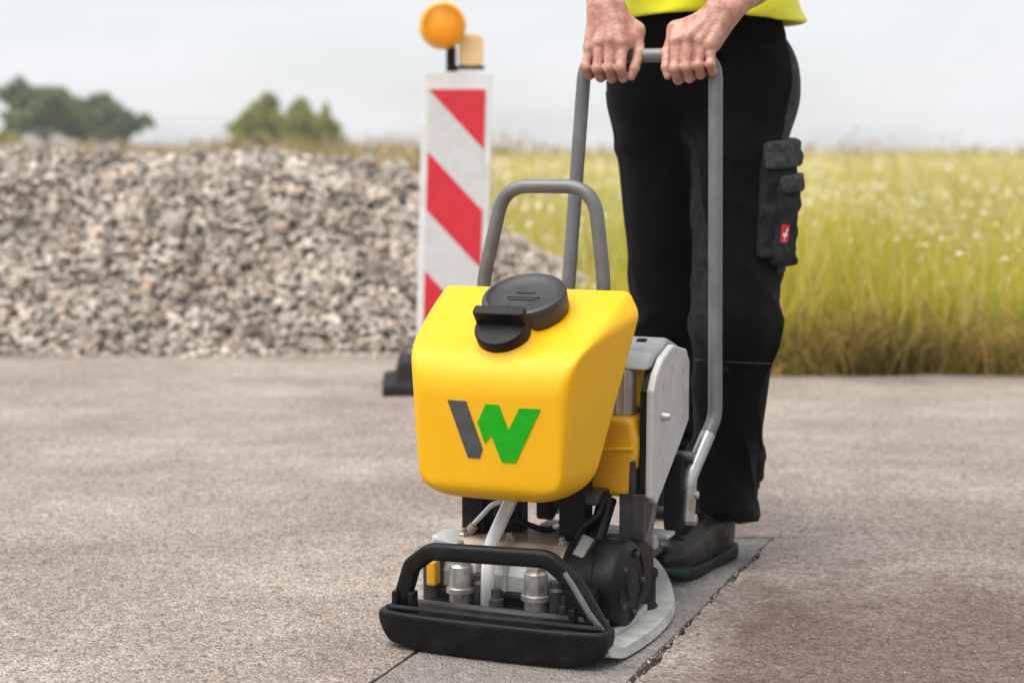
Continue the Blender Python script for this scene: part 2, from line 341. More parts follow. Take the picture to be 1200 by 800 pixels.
def smooth_verts(V, F, it=2, lam=.5):
    n = len(V); V = V.copy(); e = np.concatenate([F[:, [0, 1]], F[:, [1, 2]], F[:, [2, 3]], F[:, [3, 0]]])
    deg = np.bincount(e.ravel(), minlength=n)[:, None]
    for _ in range(it):
        a = np.zeros_like(V)
        for c in range(3): a[:, c] = np.bincount(e[:, 0], V[e[:, 1], c], n)+np.bincount(e[:, 1], V[e[:, 0], c], n)
        V += lam*(a/np.maximum(deg, 1)-V)
    return V
def bvh(V, F): return BVHTree.FromPolygons([Vector(v) for v in V], [list(map(int, f)) for f in F])
def vnormals(V, F):
    n = np.cross(V[F[:, 2]]-V[F[:, 0]], V[F[:, 3]]-V[F[:, 1]]); N = np.zeros_like(V)
    for j in range(4): np.add.at(N, F[:, j], n)
    return N/np.maximum(np.linalg.norm(N, axis=1), 1e-12)[:, None]
def patch(V, F, keep, lift):
    """faces of a surface picked by keep(face centres), lifted as a thin piece lying on it"""
    c = V[F].mean(1); m = keep(c[:, 0], c[:, 1], c[:, 2]); Fp = F[m]; N = vnormals(V, F); u, inv = np.unique(Fp, return_inverse=True)
    return V[u]+N[u]*lift, inv.reshape(Fp.shape)

# ------------------------------------------------------------------ ground, road, paved strip
def ground_pt(px, py, z=0.):
    d = np.array([(px-600)/2000, math.cos(PITCH)-(py-400)/2000*math.sin(PITCH), -math.sin(PITCH)-(py-400)/2000*math.cos(PITCH)])
    return np.array([0, 0, CAM_H])+(z-CAM_H)/d[2]*d
sheet = [(-1500, -60), (1500, -60), (1500, 2500), (-1500, 2500)]
g = obj('ground', [(x, y, -.035) for x, y in sheet], [(0, 1, 2, 3)], 'meadow_ground'); g['kind'] = 'structure'
sdv = np.array([math.sin(R(20.5)), math.cos(R(20.5))]); Lp = ground_pt(436, 799)[:2]; Rp = ground_pt(738, 792)[:2]; YT = 3.70
def jit(p, q, n, amp):
    p = np.array(p, float); q = np.array(q, float); t = q-p; nn = np.array([-t[1], t[0]])/np.linalg.norm(t); out = []; ph = rng.uniform(0, 6, 4); Ln = np.linalg.norm(t)
    for i in range(n+1):
        s_ = i/n; a = amp*(.6*math.sin(s_*Ln*9+ph[0])+.5*math.sin(s_*Ln*31+ph[1])+rng.normal(0, .5)); out.append(p+t*s_+nn*(a if 0 < i < n else 0))
    return out
def at_y(P, y): return P+sdv*((y-P[1])/sdv[1])
Lf, Ln_ = at_y(Lp, YT), at_y(Lp, -3.); Rf, Rn = at_y(Rp, YT), at_y(Rp, -3.)
nrm = np.array([sdv[1], -sdv[0]])      # towards the right
def slab(name, poly, m):
    n = len(poly); v = [(p[0], p[1], 0.) for p in poly]+[(p[0], p[1], -.034) for p in poly]
    return obj(name, v, [list(range(n))]+[(i, n+i, n+(i+1) % n, (i+1) % n) for i in range(n)], m)
edgeL = jit(Ln_-nrm*.005, Lf-nrm*.005, 190, .0018); edgeR = jit(Rn+nrm*.015, Rf+nrm*.015, 260, .0065)
def edge_y(x): return 6.49+.9*(1-1/(1+np.exp(-(np.asarray(x, float)-.35)/.16)))-.012*np.clip(x, 0, 8)
far_edge = [(x, float(edge_y(x))+.035*math.sin(x*3.1)+.03*math.sin(x*7.7+1)+rng.normal(0, .014)) for x in np.concatenate([np.linspace(30, 8, 30), np.linspace(7.9, -3, 420), np.linspace(-3.2, -30, 40)])]
slit = [(Lf[0], YT), (-.05, YT-.002), (-.36, YT+.001), (-.36, YT+.004), (-.05, YT+.003), (Lf[0], YT+.006), (Rf[0]+.012, YT+.006), (Rf[0]+.10, YT+.004), (Rf[0]+.10, YT+.001)]
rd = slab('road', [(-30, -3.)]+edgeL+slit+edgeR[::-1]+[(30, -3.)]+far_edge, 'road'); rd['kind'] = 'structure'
st = slab('paved_strip', jit(Rf-(0, .012), Rn, 190, .002)+jit(Ln_, Lf-(0, .012), 190, .0012), 'strip'); st['kind'] = 'structure'
# dirt and crumbs in the joint, loose grit on the road
def rocks(pts, rad, tmpl, squash=(.6, 1.)):
    """merged irregular stones; tmpl: list of (V, F)"""
    Vs = []; Fs = []; off = 0; k = rng.integers(0, len(tmpl), len(pts))
    for ti, (tv, tf) in enumerate(tmpl):
        I = np.where(k == ti)[0]
        if not len(I): continue
        q = rng.normal(size=(len(I), 4)); q /= np.linalg.norm(q, axis=1)[:, None]; w, x, y, z = q.T
        M = np.stack([np.stack([1-2*(y*y+z*z), 2*(x*y-z*w), 2*(x*z+y*w)], -1), np.stack([2*(x*y+z*w), 1-2*(x*x+z*z), 2*(y*z-x*w)], -1), np.stack([2*(x*z-y*w), 2*(y*z+x*w), 1-2*(x*x+y*y)], -1)], 1)
        v = np.einsum('nij,vj->nvi', M, tv)*rad[I][:, None, None]; v[:, :, 2] *= rng.uniform(*squash, (len(I), 1)); v += pts[I][:, None]
        Vs.append(v.reshape(-1, 3)); Fs.append((tf[None]+(np.arange(len(I))*len(tv))[:, None, None]+off).reshape(-1, 3)); off += len(I)*len(tv)
    return np.concatenate(Vs), np.concatenate(Fs)
def hull_stone(n, seed):
    r_ = np.random.default_rng(seed); p = r_.normal(size=(n, 3)); p /= np.linalg.norm(p, axis=1)[:, None]; p *= r_.uniform(.8, 1.1, (n, 1)); p *= np.array([r_.uniform(.9, 1.25), r_.uniform(.7, 1.0), r_.uniform(.55, .85)])
    bm = bmesh.new(); [bm.verts.new(x) for x in p]; res = bmesh.ops.convex_hull(bm, input=bm.verts[:])
    bmesh.ops.delete(bm, geom=[v for v in bm.verts if not v.link_faces], context='VERTS'); bmesh.ops.triangulate(bm, faces=bm.faces[:]); bmesh.ops.recalc_face_normals(bm, faces=bm.faces[:])
    bm.verts.index_update(); V = np.array([v.co[:] for v in bm.verts]); F = np.array([[v.index for v in f.verts] for f in bm.faces]); bm.free(); return V, F
STONES = [hull_stone(15, i) for i in range(14)]; CRUMBS = [hull_stone(7, 50+i) for i in range(5)]
n = 2600; t = rng.uniform(0, 1, n); a = Rn+(Rf-Rn)*t[:, None]+nrm*(.006+rng.normal(0, .010, (n, 1))); a = a[(a[:, 1] > 1.6)]
n2 = 5200; yy = 1.9+3.6*rng.uniform(0, 1, n2)**1.3; xx = rng.uniform(-.36, .36, n2)*yy
pp = np.concatenate([np.c_[a, np.full(len(a), -.004)], np.c_[xx, yy, np.full(n2, .0008)]])
rr = np.concatenate([rng.uniform(.002, .0065, len(a)), rng.gamma(3, .00045, n2)+.0007])
V, F = rocks(pp, rr, CRUMBS); gr = fast_obj('loose_grit', V, F, 'grit'); gr['kind'] = 'stuff'; gr['label'] = 'loose grit and crumbs scattered on the road and along the joint'; gr['category'] = 'grit'

# ------------------------------------------------------------------ gravel pile
RA, RB = np.array([-9., 8.60]), np.array([-.56, 8.60])
def pile_h(x, y):
    tt = np.clip((x-RA[0])/(RB[0]-RA[0]), 0, 1); cx = RA[0]+(RB[0]-RA[0])*tt; d = np.hypot((x-cx)*1.35, (y-RA[1]))
    hc = .875+.025*np.sin(x*2.1)+.02*np.sin(x*4.7+1)-.05*np.clip(1-(d/.35)**2, 0, 1)
    bulge = .04*np.sin(x*1.7+y*2)+.03*np.sin(x*4.1-y*3)
    return hc-.565*d+bulge*np.clip(d/.4, 0, 1)*np.clip((1.5-d)/.5, 0, 1)
pile = empty('gravel_pile', (-2.5, 8.2, 0), 0, 'long grey-brown heap of crushed stone along the far edge of the road', 'gravel pile'); PO = (-2.5, 8.2, 0)
gx = np.arange(-11, 1.4, .09); gy = np.arange(6.9, 10.6, .09); X, Y = np.meshgrid(gx, gy, indexing='ij'); Z = np.maximum(pile_h(X, Y)-.03+rng.normal(0, .008, X.shape), -.034)
i, j = np.meshgrid(np.arange(len(gx)-1), np.arange(len(gy)-1), indexing='ij'); b0 = (i*len(gy)+j).ravel(); F = np.c_[b0, b0+len(gy), b0+len(gy)+1, b0+1]
fast_obj('heap_core', np.c_[X.ravel(), Y.ravel(), Z.ravel()], F, 'pile_core', pile, True, PO)
def pile_pts(n, x0, x1, y0=7.02, y1=9.4):
    x = rng.uniform(x0, x1, n); y = rng.uniform(y0, y1, n); z = pile_h(x, y); m = z > -.02
    return np.c_[x, y, z][m]
p = np.concatenate([pile_pts(25000, -3.6, .95), pile_pts(6500, -7.5, -3.6)])
rad = np.clip(rng.lognormal(math.log(.0172), .44, len(p)), .008, .055); p[:, 2] += rng.uniform(-.35, .55, len(p))*rad*1.0
# stray stones at the foot of the heap
foot = np.c_[rng.uniform(-3.4, .5, 260), 7.06-np.abs(rng.normal(0, .05, 260)), np.zeros(260)]; fr_ = rng.uniform(.006, .017, 260); foot[:, 2] = fr_*.4
p = np.concatenate([p, foot]); rad = np.concatenate([rad, fr_])
inview = (np.abs(p[:, 0]) < .31*p[:, 1]) & (p[:, 1] < 8.7) & (p[:, 2] > .01)
size = np.where(inview, rad/p[:, 1], 0); big = np.argsort(-size)[:300]; rest = np.ones(len(p), bool); rest[big] = False
V, F = rocks(p[rest], rad[rest], STONES); o = fast_obj('small_stones', V, F, 'stone', pile, False, PO); o['kind'] = 'stuff'
st_me = []
for tv, tf in STONES:
    me = bpy.data.meshes.new('stone'); me.from_pydata(tv.tolist(), [], tf.tolist()); me.materials.append(MATS['stone']); me.update(); st_me.append(me)
for n_, k in enumerate(big):
    o = bpy.data.objects.new('stone', st_me[n_ % len(st_me)]); COL.objects.link(o); o.parent = pile
    o.location = p[k]-np.array(PO); o.rotation_euler = rng.uniform(0, 6.28, 3); s = rad[k]; o.scale = (s, s, s*rng.uniform(.8, 1.05))

# ------------------------------------------------------------------ meadow, weeds, far shrubs and trees
def blades(x, y, z0, hgt, wid, lean, curl=1.):
    n = len(x); a = rng.uniform(0, 2*math.pi, n); la = rng.uniform(0, 2*math.pi, n); w = np.c_[np.cos(a), np.sin(a), np.zeros(n)]*wid[:, None]/2; d = np.c_[np.cos(la), np.sin(la), np.zeros(n)]*(lean*hgt)[:, None]
    b = np.c_[x, y, z0]; up = np.c_[np.zeros(n), np.zeros(n), hgt]
    m1 = b+up*.5+d*.25; m2 = b+up*(.85)+d*.7; tp = b+up*(1-.15*curl*np.clip(lean, 0, 1)[:, None])+d*1.15
    V = np.stack([b-w, b+w, m1-w*.85, m1+w*.85, m2-w*.5, m2+w*.5, tp], 1); T = np.array([[0, 1, 3], [0, 3, 2], [2, 3, 5], [2, 5, 4], [4, 5, 6]])
    return V.reshape(-1, 3), (T[None]+(np.arange(n)*7)[:, None, None]).reshape(-1, 3)
def join(parts):
    Vs = []; Fs = []; o = 0
    for v, f in parts: Vs.append(v); Fs.append(f+o); o += len(v)
    return np.concatenate(Vs), np.concatenate(Fs)
def stuff(name, V, F, m, label, cat):
    o = fast_obj(name, V, F, m); o['kind'] = 'stuff'; o['label'] = label; o['category'] = cat; return o

def field_pts(n, d0, d1, spread=.42, left=-.06, pw=1.):
    d = d0+(d1-d0)*rng.uniform(0, 1, n)**pw; x = rng.uniform(left, spread, n)*d
    return x, np.maximum(d, edge_y(x)+.03)
def clear_pile(x, y): return (pile_h(x, y) < -.02)
parts = []
clump = lambda x, y, s_: .5+.5*np.sin(x*s_+1.3*np.sin(y*s_*.7))*np.sin(y*s_*.8+1.1*np.sin(x*s_*.6))
for n, d0, d1, h0, h1, w0, pw in ((23000, 6.5, 9.5, .20, .58, .006, 1.), (26000, 9.5, 17, .30, .70, .009, 1.2), (22000, 17, 45, .45, .80, .018, 1.5), (9000, 45, 110, .5, .85, .05, 1.3)):
    x, y = field_pts(n, d0, d1, .44, -.42 if d0 > 9 else -.05, pw); m = clear_pile(x, y); x, y = x[m], y[m]; n = len(x)
    h = (h0+(h1-h0)*rng.uniform(0, 1, n)**1.6)*(.38+1.0*clump(x, y, 2.3)); parts.append(blades(x, y, np.full(n, -.03), h, w0*rng.uniform(.7, 1.5, n), rng.uniform(.05, .5, n)))
for x0, x1 in ((.44, 1.2), (-1.2, -.42)):
    for n, d0, d1, h0, h1, w0 in ((9000, 6.5, 11, .22, .58, .011), (8000, 11, 22, .30, .70, .022), (6000, 22, 70, .45, .80, .05)):
        d = rng.uniform(d0, d1, n); x = rng.uniform(x0, x1, n)*d; y = np.maximum(d, edge_y(x)+.03); m = clear_pile(x, y); x, y = x[m], y[m]; n = len(x)
        parts.append(blades(x, y, np.full(n, -.03), (h0+(h1-h0)*rng.uniform(0, 1, n)**1.6)*(.55+.75*clump(x, y, 1.9)), w0*rng.uniform(.7, 1.5, n), rng.uniform(.05, .5, n)))
V, F = join(parts[:1]); stuff('meadow_grass', V, F, 'grass', 'tall yellow-green meadow grass beyond the road', 'grass')
V, F = join(parts[1:]); stuff('far_meadow_grass', V, F, 'far_grass', 'paler olive and tan grass stretching to the horizon behind the tall grass', 'grass')
parts = []
x = np.concatenate([rng.uniform(.2, 3.6, 13000), rng.uniform(3.6, 9, 9000)]); y = edge_y(x)-.05+.05*np.sin(x*5)+np.abs(rng.normal(0, .24, len(x))); m = clear_pile(x, y); x, y = x[m], y[m]; n = len(x); cl = clump(x, y*.3, 5.)
parts.append(blades(x, y, np.full(n, -.03), (.05+.26*rng.uniform(0, 1, n)**1.3)*(.25+1.1*cl), .006*rng.uniform(.7, 1.5, n), rng.uniform(.2, 1.6, n)))
n = 60; cx_ = rng.uniform(.5, 3.5, n)
for k in range(n):           # leaning tufts of straw
    m_ = 70; x = cx_[k]+rng.normal(0, .07, m_); y = edge_y(x)+np.abs(rng.normal(0, .12, m_))+rng.uniform(-.05, .35); parts.append(blades(x, y, np.full(m_, -.03), rng.uniform(.14, .34)*rng.uniform(.7, 1.2, m_), .007*rng.uniform(.7, 1.4, m_), rng.uniform(.5, 1.8, m_)))
V, F = join(parts); stuff('verge_grass', V, F, 'verge_grass', 'dark green and straw-coloured grass drooping over the road edge', 'grass')
pts_ = []
for k in range(34):
    x0 = rng.uniform(.6, 3.4); m_ = 60; x = x0+rng.normal(0, .09, m_); pts_.append(np.c_[x, edge_y(x)+.06+np.abs(rng.normal(0, .07, m_)), np.abs(rng.normal(.02, .055, m_))])
c = np.concatenate(pts_); n = len(c); a_ = rng.normal(size=(n, 3)); a_ /= np.linalg.norm(a_, axis=1)[:, None]; b_ = np.cross(a_, rng.normal(size=(n, 3))); b_ /= np.linalg.norm(b_, axis=1)[:, None]; sz = rng.uniform(.02, .05, n)[:, None]
V = np.stack([c-a_*sz*.6, c+b_*sz*.3, c+a_*sz*.6, c-b_*sz*.3], 1).reshape(-1, 3); stuff('verge_weeds', V, np.arange(n*4).reshape(-1, 4), 'leaf_dark', 'low dark green leafy weeds at the edge of the road', 'weeds')
# flower heads: little tilted discs on the stems
def discs(x, y, z, r, k=6):
    n = len(x); nrm_ = np.c_[rng.normal(0, .45, n), rng.normal(-.35, .4, n), np.ones(n)]; nrm_ /= np.linalg.norm(nrm_, axis=1)[:, None]
    a = np.cross(nrm_, [0, 1, .1]); a /= np.linalg.norm(a, axis=1)[:, None]; b = np.cross(nrm_, a); c = np.c_[x, y, z]
    V = [c+nrm_*(r*.25)[:, None]]
    for i in range(k):
        t_ = 2*math.pi*i/k; V.append(c+(a*math.cos(t_)+b*math.sin(t_))*(r*rng.uniform(.7, 1.15, n))[:, None])
    V = np.stack(V, 1); T = np.array([[0, 1+i, 1+(i+1) % k] for i in range(k)])
    return V.reshape(-1, 3), (T[None]+(np.arange(n)*(k+1))[:, None, None]).reshape(-1, 3)
parts = []
for n, d0, d1, zl, zh, r0 in ((380, 6.9, 9.5, .25, .52, .012), (2300, 9.5, 17, .30, .60, .016), (2600, 17, 40, .45, .70, .028)):
    x, y = field_pts(n, d0, d1, .42, -.05); m = clear_pile(x, y) & (clump(x+3, y*.6, 1.3) > .38); x, y = x[m], y[m]; n = len(x); parts.append(discs(x, y, rng.uniform(zl, zh, n), r0*rng.uniform(.6, 1.5, n)))
V, F = join(parts); stuff('meadow_flowers', V, F, 'petal', 'pale white and pink wildflower heads among the meadow grass', 'flowers')
# dry weeds behind the heap
parts = []
n = 15000; y = rng.uniform(11, 34, n); x = rng.uniform(-.46, -.02, n)*y; h = (.74+.012*y)*(.75+.35*rng.uniform(0, 1, n))*(.8+.33*clump(x, y, .9)); parts.append(blades(x, y, np.full(n, -.03), h, .016*rng.uniform(.7, 1.6, n), rng.uniform(.05, .5, n)))
V, F = join(parts); stuff('dry_weeds', V, F, 'dry_weed', 'brown dry weeds standing behind the gravel heap', 'weeds')
def leaf_quads(c, size):
    n = len(c); a = rng.normal(size=(n, 3)); a /= np.linalg.norm(a, axis=1)[:, None]; b = np.cross(a, rng.normal(size=(n, 3))); b /= np.linalg.norm(b, axis=1)[:, None]
    a *= size[:, None]*.5; b *= size[:, None]*.34; V = np.stack([c-a, c+b, c+a, c-b], 1)
    return V.reshape(-1, 3), np.arange(n*4).reshape(-1, 4)
# low scrub along the far end of the meadow
c = []
for k in range(90):
    d = rng.uniform(95, 130); x0 = rng.uniform(-.40, .42)*d; hh = rng.uniform(.7, 1.5); m_ = 90
    c.append(np.c_[x0+rng.normal(0, 1.5, m_), d+rng.normal(0, .8, m_), np.abs(rng.normal(0, .5, m_))*hh+.1])
c = np.concatenate(c); V, F = leaf_quads(c, rng.uniform(.25, .5, len(c))); stuff('far_scrub', V, F, 'dry_weed', 'low brownish scrub along the far end of the meadow', 'scrub')
def tree(name, px, base_d, w, h, lobes, lm, label, group, nl=5200, spike=False, seed=1):
    r_ = np.random.default_rng(seed); X0 = (px-600)/2000*base_d*1.006; T = empty(name, (X0, base_d, -.04), 0, label, 'tree', group)
    g_ = G(); g_.tube([(0, 0, 0), (.03*w, 0, h*.25), (-.02*w, .05*w, h*.5), (.02*w, 0, h*.8)], w*.045, 8, scale=[1.25, .9, .65, .25])
    cs = []
    for k in range(lobes):
        a = r_.uniform(0, 6.28); rr_ = w*.5*r_.uniform(.25, .72); zz = h*r_.uniform(.36, .8)
        if spike: zz = h*(.16+.70*k/lobes); rr_ = w*.36*(1-.9*k/lobes)
        cs.append((rr_*math.cos(a), rr_*math.sin(a)*.8, zz)); g_.tube([(0, 0, h*r_.uniform(.2, .4)), (cs[-1][0]*.5, cs[-1][1]*.5, zz*.72), cs[-1]], w*.016, 6, scale=[1, .7, .3])
    g_.obj('trunk', 'bark', T, smooth=True)
    P = []
    cs.append((0, 0, h*.72))
    for (a, b, z_) in cs:
        m_ = nl//len(cs); q = r_.normal(size=(m_, 3)); q /= np.linalg.norm(q, axis=1)[:, None]; rad_ = np.array([w*.25, w*.25, h*.19])*(r_.uniform(.45, 1.15) if not spike else 1.15-.95*(z_/h)); q *= (r_.uniform(0, 1, (m_, 1))**.45)*rad_
        tt_ = .75+.35*np.sin(q[:, :1]*9/w*2+a)*np.sin(q[:, 2:]*11/h*2+b); q *= tt_
        P.append(q+np.array([a, b, z_]))
    if spike:
        m_ = nl; zt = r_.uniform(0, 1, m_)**1.35; an_ = r_.uniform(0, 6.28, m_); rr_ = w*.5*(1-zt)**.42*np.sqrt(r_.uniform(.05, 1.1, m_))*(.74+.36*np.sin(an_*3+zt*11+seed)); P = [np.c_[rr_*np.cos(an_), rr_*np.sin(an_), h*(.06+.94*zt)*(.86+.14*np.sin(an_*2+seed*1.7))]]
    P = np.concatenate(P); P[:, 2] = np.clip(P[:, 2], .1*h, h*1.02); V, F = leaf_quads(P, r_.uniform(.05, .115, len(P))*w); fast_obj('crown', V, F, lm, T)
DG = 'dense dark green trees on the skyline'
tree('broadleaf_tree', 58, 118, 6.6, 6.1, 13, 'leaf_dark', 'tall rounded dark green tree, highest of the dark skyline clump', DG, 9000, seed=3)
tree('broadleaf_tree', 106, 124, 6.4, 5.3, 12, 'leaf_dark', 'dark green tree in the middle of the dark skyline clump', DG, 8000, seed=4)
tree('broadleaf_tree', 147, 120, 4.8, 4.5, 11, 'leaf_dark', 'low dark green tree at the sloping end of the dark skyline clump', DG, 6000, seed=5)
tree('small_shrub_tree', 8, 112, 3.0, 2.4, 6, 'leaf_light', 'small bright green shrub at the foot of the tallest skyline tree', DG, 1500, seed=6)
LG = 'light green young trees on the skyline'
tree('young_tree', 292, 92, 3.6, 3.0, 6, 'leaf_light', 'small bushy light green tree, lowest of the young skyline trees', LG, 3400, True, 7)
tree('young_tree', 318, 94, 3.6, 4.0, 8, 'leaf_light', 'pointed light green young tree with the highest tip', LG, 4000, True, 8)
tree('young_tree', 358, 93, 3.4, 3.7, 7, 'leaf_light', 'slim pointed light green young tree between two pointed ones', LG, 3600, True, 9)
tree('young_tree', 386, 95, 3.2, 3.5, 7, 'leaf_light', 'pointed light green young tree beside the open skyline gap', LG, 3600, True, 10)

# ------------------------------------------------------------------ warning board with lamp
wb = empty('warning_board', (-.222, 6.08, 0), R(4), 'red and white striped warning board with an amber lamp behind the compactor', 'warning board')
tl = R(1.7)
def BW(u, v, w_): return (u+(v-.1)*math.tan(tl), w_, v)      # board plane, leaning slightly
g_ = G(); g_.prism([(a, b+.615) for a, b in rrect(.246, 1.02, .012)], lambda u, v, w_: BW(u, v, -.02+w_), .045); g_.obj('board', 'board_white', wb, bevel=.003)
g_ = G(); g_.prism([(-.102, .13), (.102, .13), (.102, 1.068), (-.102, 1.068)], lambda u, v, w_: BW(u, v, -.023+w_), .004); g_.obj('reflective_sheet', 'sheet_white', wb)
def clip(poly, lo, hi):
    def cut(P, f):
        out = []
        for a, b in zip(P, P[1:]+P[:1]):
            fa, fb = f(a), f(b)
            if fa >= 0: out.append(a)
            if fa*fb < 0: t_ = fa/(fa-fb); out.append((a[0]+(b[0]-a[0])*t_, a[1]+(b[1]-a[1])*t_))
        return out
    for f in (lambda q: q[0]-lo[0], lambda q: hi[0]-q[0], lambda q: q[1]-lo[1], lambda q: hi[1]-q[1]):
        if poly: poly = cut(poly, f)
    return poly
sl45 = 1.05
for k in range(-1, 4):
    top = .848-.420*k          # height of the stripe's upper edge at the board's left side
    P_ = clip([(-.2, top+.098*sl45), (.2, top-.302*sl45), (.2, top-.302*sl45-.205), (-.2, top+.098*sl45-.205)], (-.0995, .133), (.0995, 1.062))
    if len(P_) > 2:
        g_ = G(); g_.prism(P_[::-1], lambda u, v, w_: BW(u, v, -.0245+w_), .003); g_.obj('red_stripe', 'sheet_red', wb)
g_ = G(); fb = [(-.245, -.20), (.245, -.20), (.245, .22), (-.245, .22)]
g_.add([(x, y, 0) for x, y in fb]+[(x*.97, y*.97, .035) for x, y in fb]+[(x*.80, y*.80, .045) for x, y in fb]+[(x*.74, y*.72, .112) for x, y in fb], [(3, 2, 1, 0)]+[(a*4+i, a*4+(i+1) % 4, a*4+4+(i+1) % 4, a*4+4+i) for a in range(3) for i in range(4)]+[(12, 13, 14, 15)])
ft = g_.obj('foot_plate', 'rubber', wb, bevel=.008)
g_ = G(); g_.box((-.0, 0, .10), (.09, .09, .09)); g_.obj('socket', 'rubber', wb, bevel=.006)
lt = math.tan(tl)
g_ = G(); g_.lathe((-.022, -.025, 1.283), (0, -1, .04), [(.030, -.045), (.074, -.042), (.082, -.02), (.082, .005), (.076, .018), (.055, .030), (.025, .036), (.008, .037)], 36); ln = g_.obj('lamp_lens', 'lens_amber', wb, smooth='auto')
g_ = G()
for r_ in (.022, .038, .054, .069): g_.lathe((-.022, -.025, 1.283), (0, -1, .04), [(r_-.003, .02), (r_-.003, .0385-.18*r_*r_*20*.13), (r_+.003, .0385-.18*r_*r_*20*.13-.002), (r_+.003, .02)], 36)
g_.obj('lens_ring', 'lens_amber', ln, smooth='auto')
g_ = G(); g_.prism(rrect(.086, .112, .026), lambda u, v, w_: (u+.078, -.02+w_, v+1.198), .07); g_.obj('battery_case', 'case_cream', wb, bevel=.004)
g_ = G(); g_.box((.008, .0, 1.168), (.034, .045, .085)); g_.box((.060, .012, 1.139), (.13, .065, .012)); g_.tube([(.02, .01, 1.10), (.02, .01, 1.145)], .012); g_.obj('clamp', 'black_plastic', wb, bevel=.002)

# ------------------------------------------------------------------ plate compactor (local axes: -Y is its front)
TH = R(22); exv = np.array([math.cos(TH), -math.sin(TH), 0]); eyv = np.array([math.sin(TH), math.cos(TH), 0]); MO = np.array([-.02992503, 2.77407976, 0])
def mw(p): return MO+exv*p[0]+eyv*p[1]+np.array([0, 0, p[2]])
pc = empty('plate_compactor', MO, -TH, 'yellow vibratory plate compactor with grey push handle and black front bumper', 'plate compactor')
# base plate: cast outline, upturned at both ends
def plate_half(y):
    yy_ = np.linspace(-.02, .62, 129); kk = np.interp(yy_, [.015, .06, .14, .23, .33, .42, .50, .55, .585, .60], [.185, .197, .207, .213, .208, .192, .160, .128, .085, .05]); kk = np.convolve(np.pad(kk, 8, 'edge'), np.hanning(17)/np.hanning(17).sum(), 'valid'); return float(np.interp(y, yy_, kk))
ys = np.concatenate([np.linspace(.038, .55, 40), np.linspace(.555, .60, 8)]); us = np.linspace(-1, 1, 25); V = []; F = []
def plate_z(y): return .003+1.6*max(0, .11-y)**2*2+1.1*max(0, y-.42)**2*1.6
for lay in range(2):
    for y in ys:
        for u in us:
            z = plate_z(y)+(0 if lay == 0 else .019)
            wx = plate_half(y)*(1 if lay == 0 else .985); z += .004*max(0, abs(u)-.9)*10*(0 if lay else .5)
            V.append((u*wx, y, z))
nu = len(us); ny = len(ys); n1 = nu*ny
for a in range(ny-1):
    for b in range(nu-1):
        q = [a*nu+b, a*nu+b+1, (a+1)*nu+b+1, (a+1)*nu+b]; F.append(q[::-1]); F.append([i+n1 for i in q])
rim = [b for b in range(nu)]+[a*nu+nu-1 for a in range(1, ny)]+[(ny-1)*nu+b for b in range(nu-2, -1, -1)]+[a*nu for a in range(ny-2, 0, -1)]
F += [[rim[i], rim[(i+1) % len(rim)], rim[(i+1) % len(rim)]+n1, rim[i]+n1] for i in range(len(rim))]
bp_ = obj('base_plate', V, F, 'plate_metal', pc, smooth='auto')
# raised casting rib along both sides
for s_ in (-1, 1):
    g_ = G(); pth = [(s_*(plate_half(y)-.052), y, plate_z(y)+.023) for y in np.linspace(.10, .50, 12)]; g_.sweep(pth, rrect(.016, .016, .005), (0, 0, 1)); g_.obj('rib', 'plate_metal', bp_, smooth='auto')
# bumper
v = Vol((-.24, -.03, -.01), (.23, .10, .12), .0035)
X = np.meshgrid(*v.ax, indexing='ij'); x_, y_, z_ = X[0]+.014, X[1], X[2]
curve = .016*(np.abs(x_)/.2)**3.0
hw = .208-.026*np.clip((.05-z_)/.05, 0, 1)**1.6
d = smax(smax(np.abs(x_)-hw, smax(-(y_-curve+.008)-.18*(z_-.04), y_-.066, .006), .014), smax(.001+.012*(np.abs(x_)/.2)**4-z_, z_-.068, .004), .008)
v.v = d; V, F = v.mesh(); V = smooth_verts(V, F, 2); fast_obj('bumper', V, F, 'black_plastic', pc, True)
for xx_ in (-.196, -.166, .128, .158): g_ = G(); g_.box((xx_, .035, .082), (.011, .022, .030)); g_.obj('lug', 'black_plastic', pc, bevel=.002)
g_ = G(); g_.sweep([(-.205, .02, .072), (-.19, .012, .0735), (0, .006, .0735), (.165, .012, .0735), (.182, .02, .072)], rrect(.012, .006, .002), (0, 0, 1)); g_.obj('bumper_lip', 'rubber', pc, smooth='auto')
# carrying arch above the bumper
pth = fillet([(-.198, .045, .055), (-.168, .038, .142), (-.130, .032, .171), (.084, .032, .177), (.127, .036, .142), (.180, .045, .052)], [.02, .035, .04, .03], 8)
g_ = G(); g_.sweep(pth, rrect(.030, .024, .008), (0, 1, 0)); af = g_.obj('carrying_arch', 'black_plastic', pc, smooth='auto')
g_ = G(); g_.sweep([(.116, .026, .158), (.132, .022, .138), (.158, .025, .095), (.184, .033, .058)], rrect(.010, .008, .003), (0, 1, 0)); g_.obj('edge_strip', 'frame_edge', af, smooth='auto')
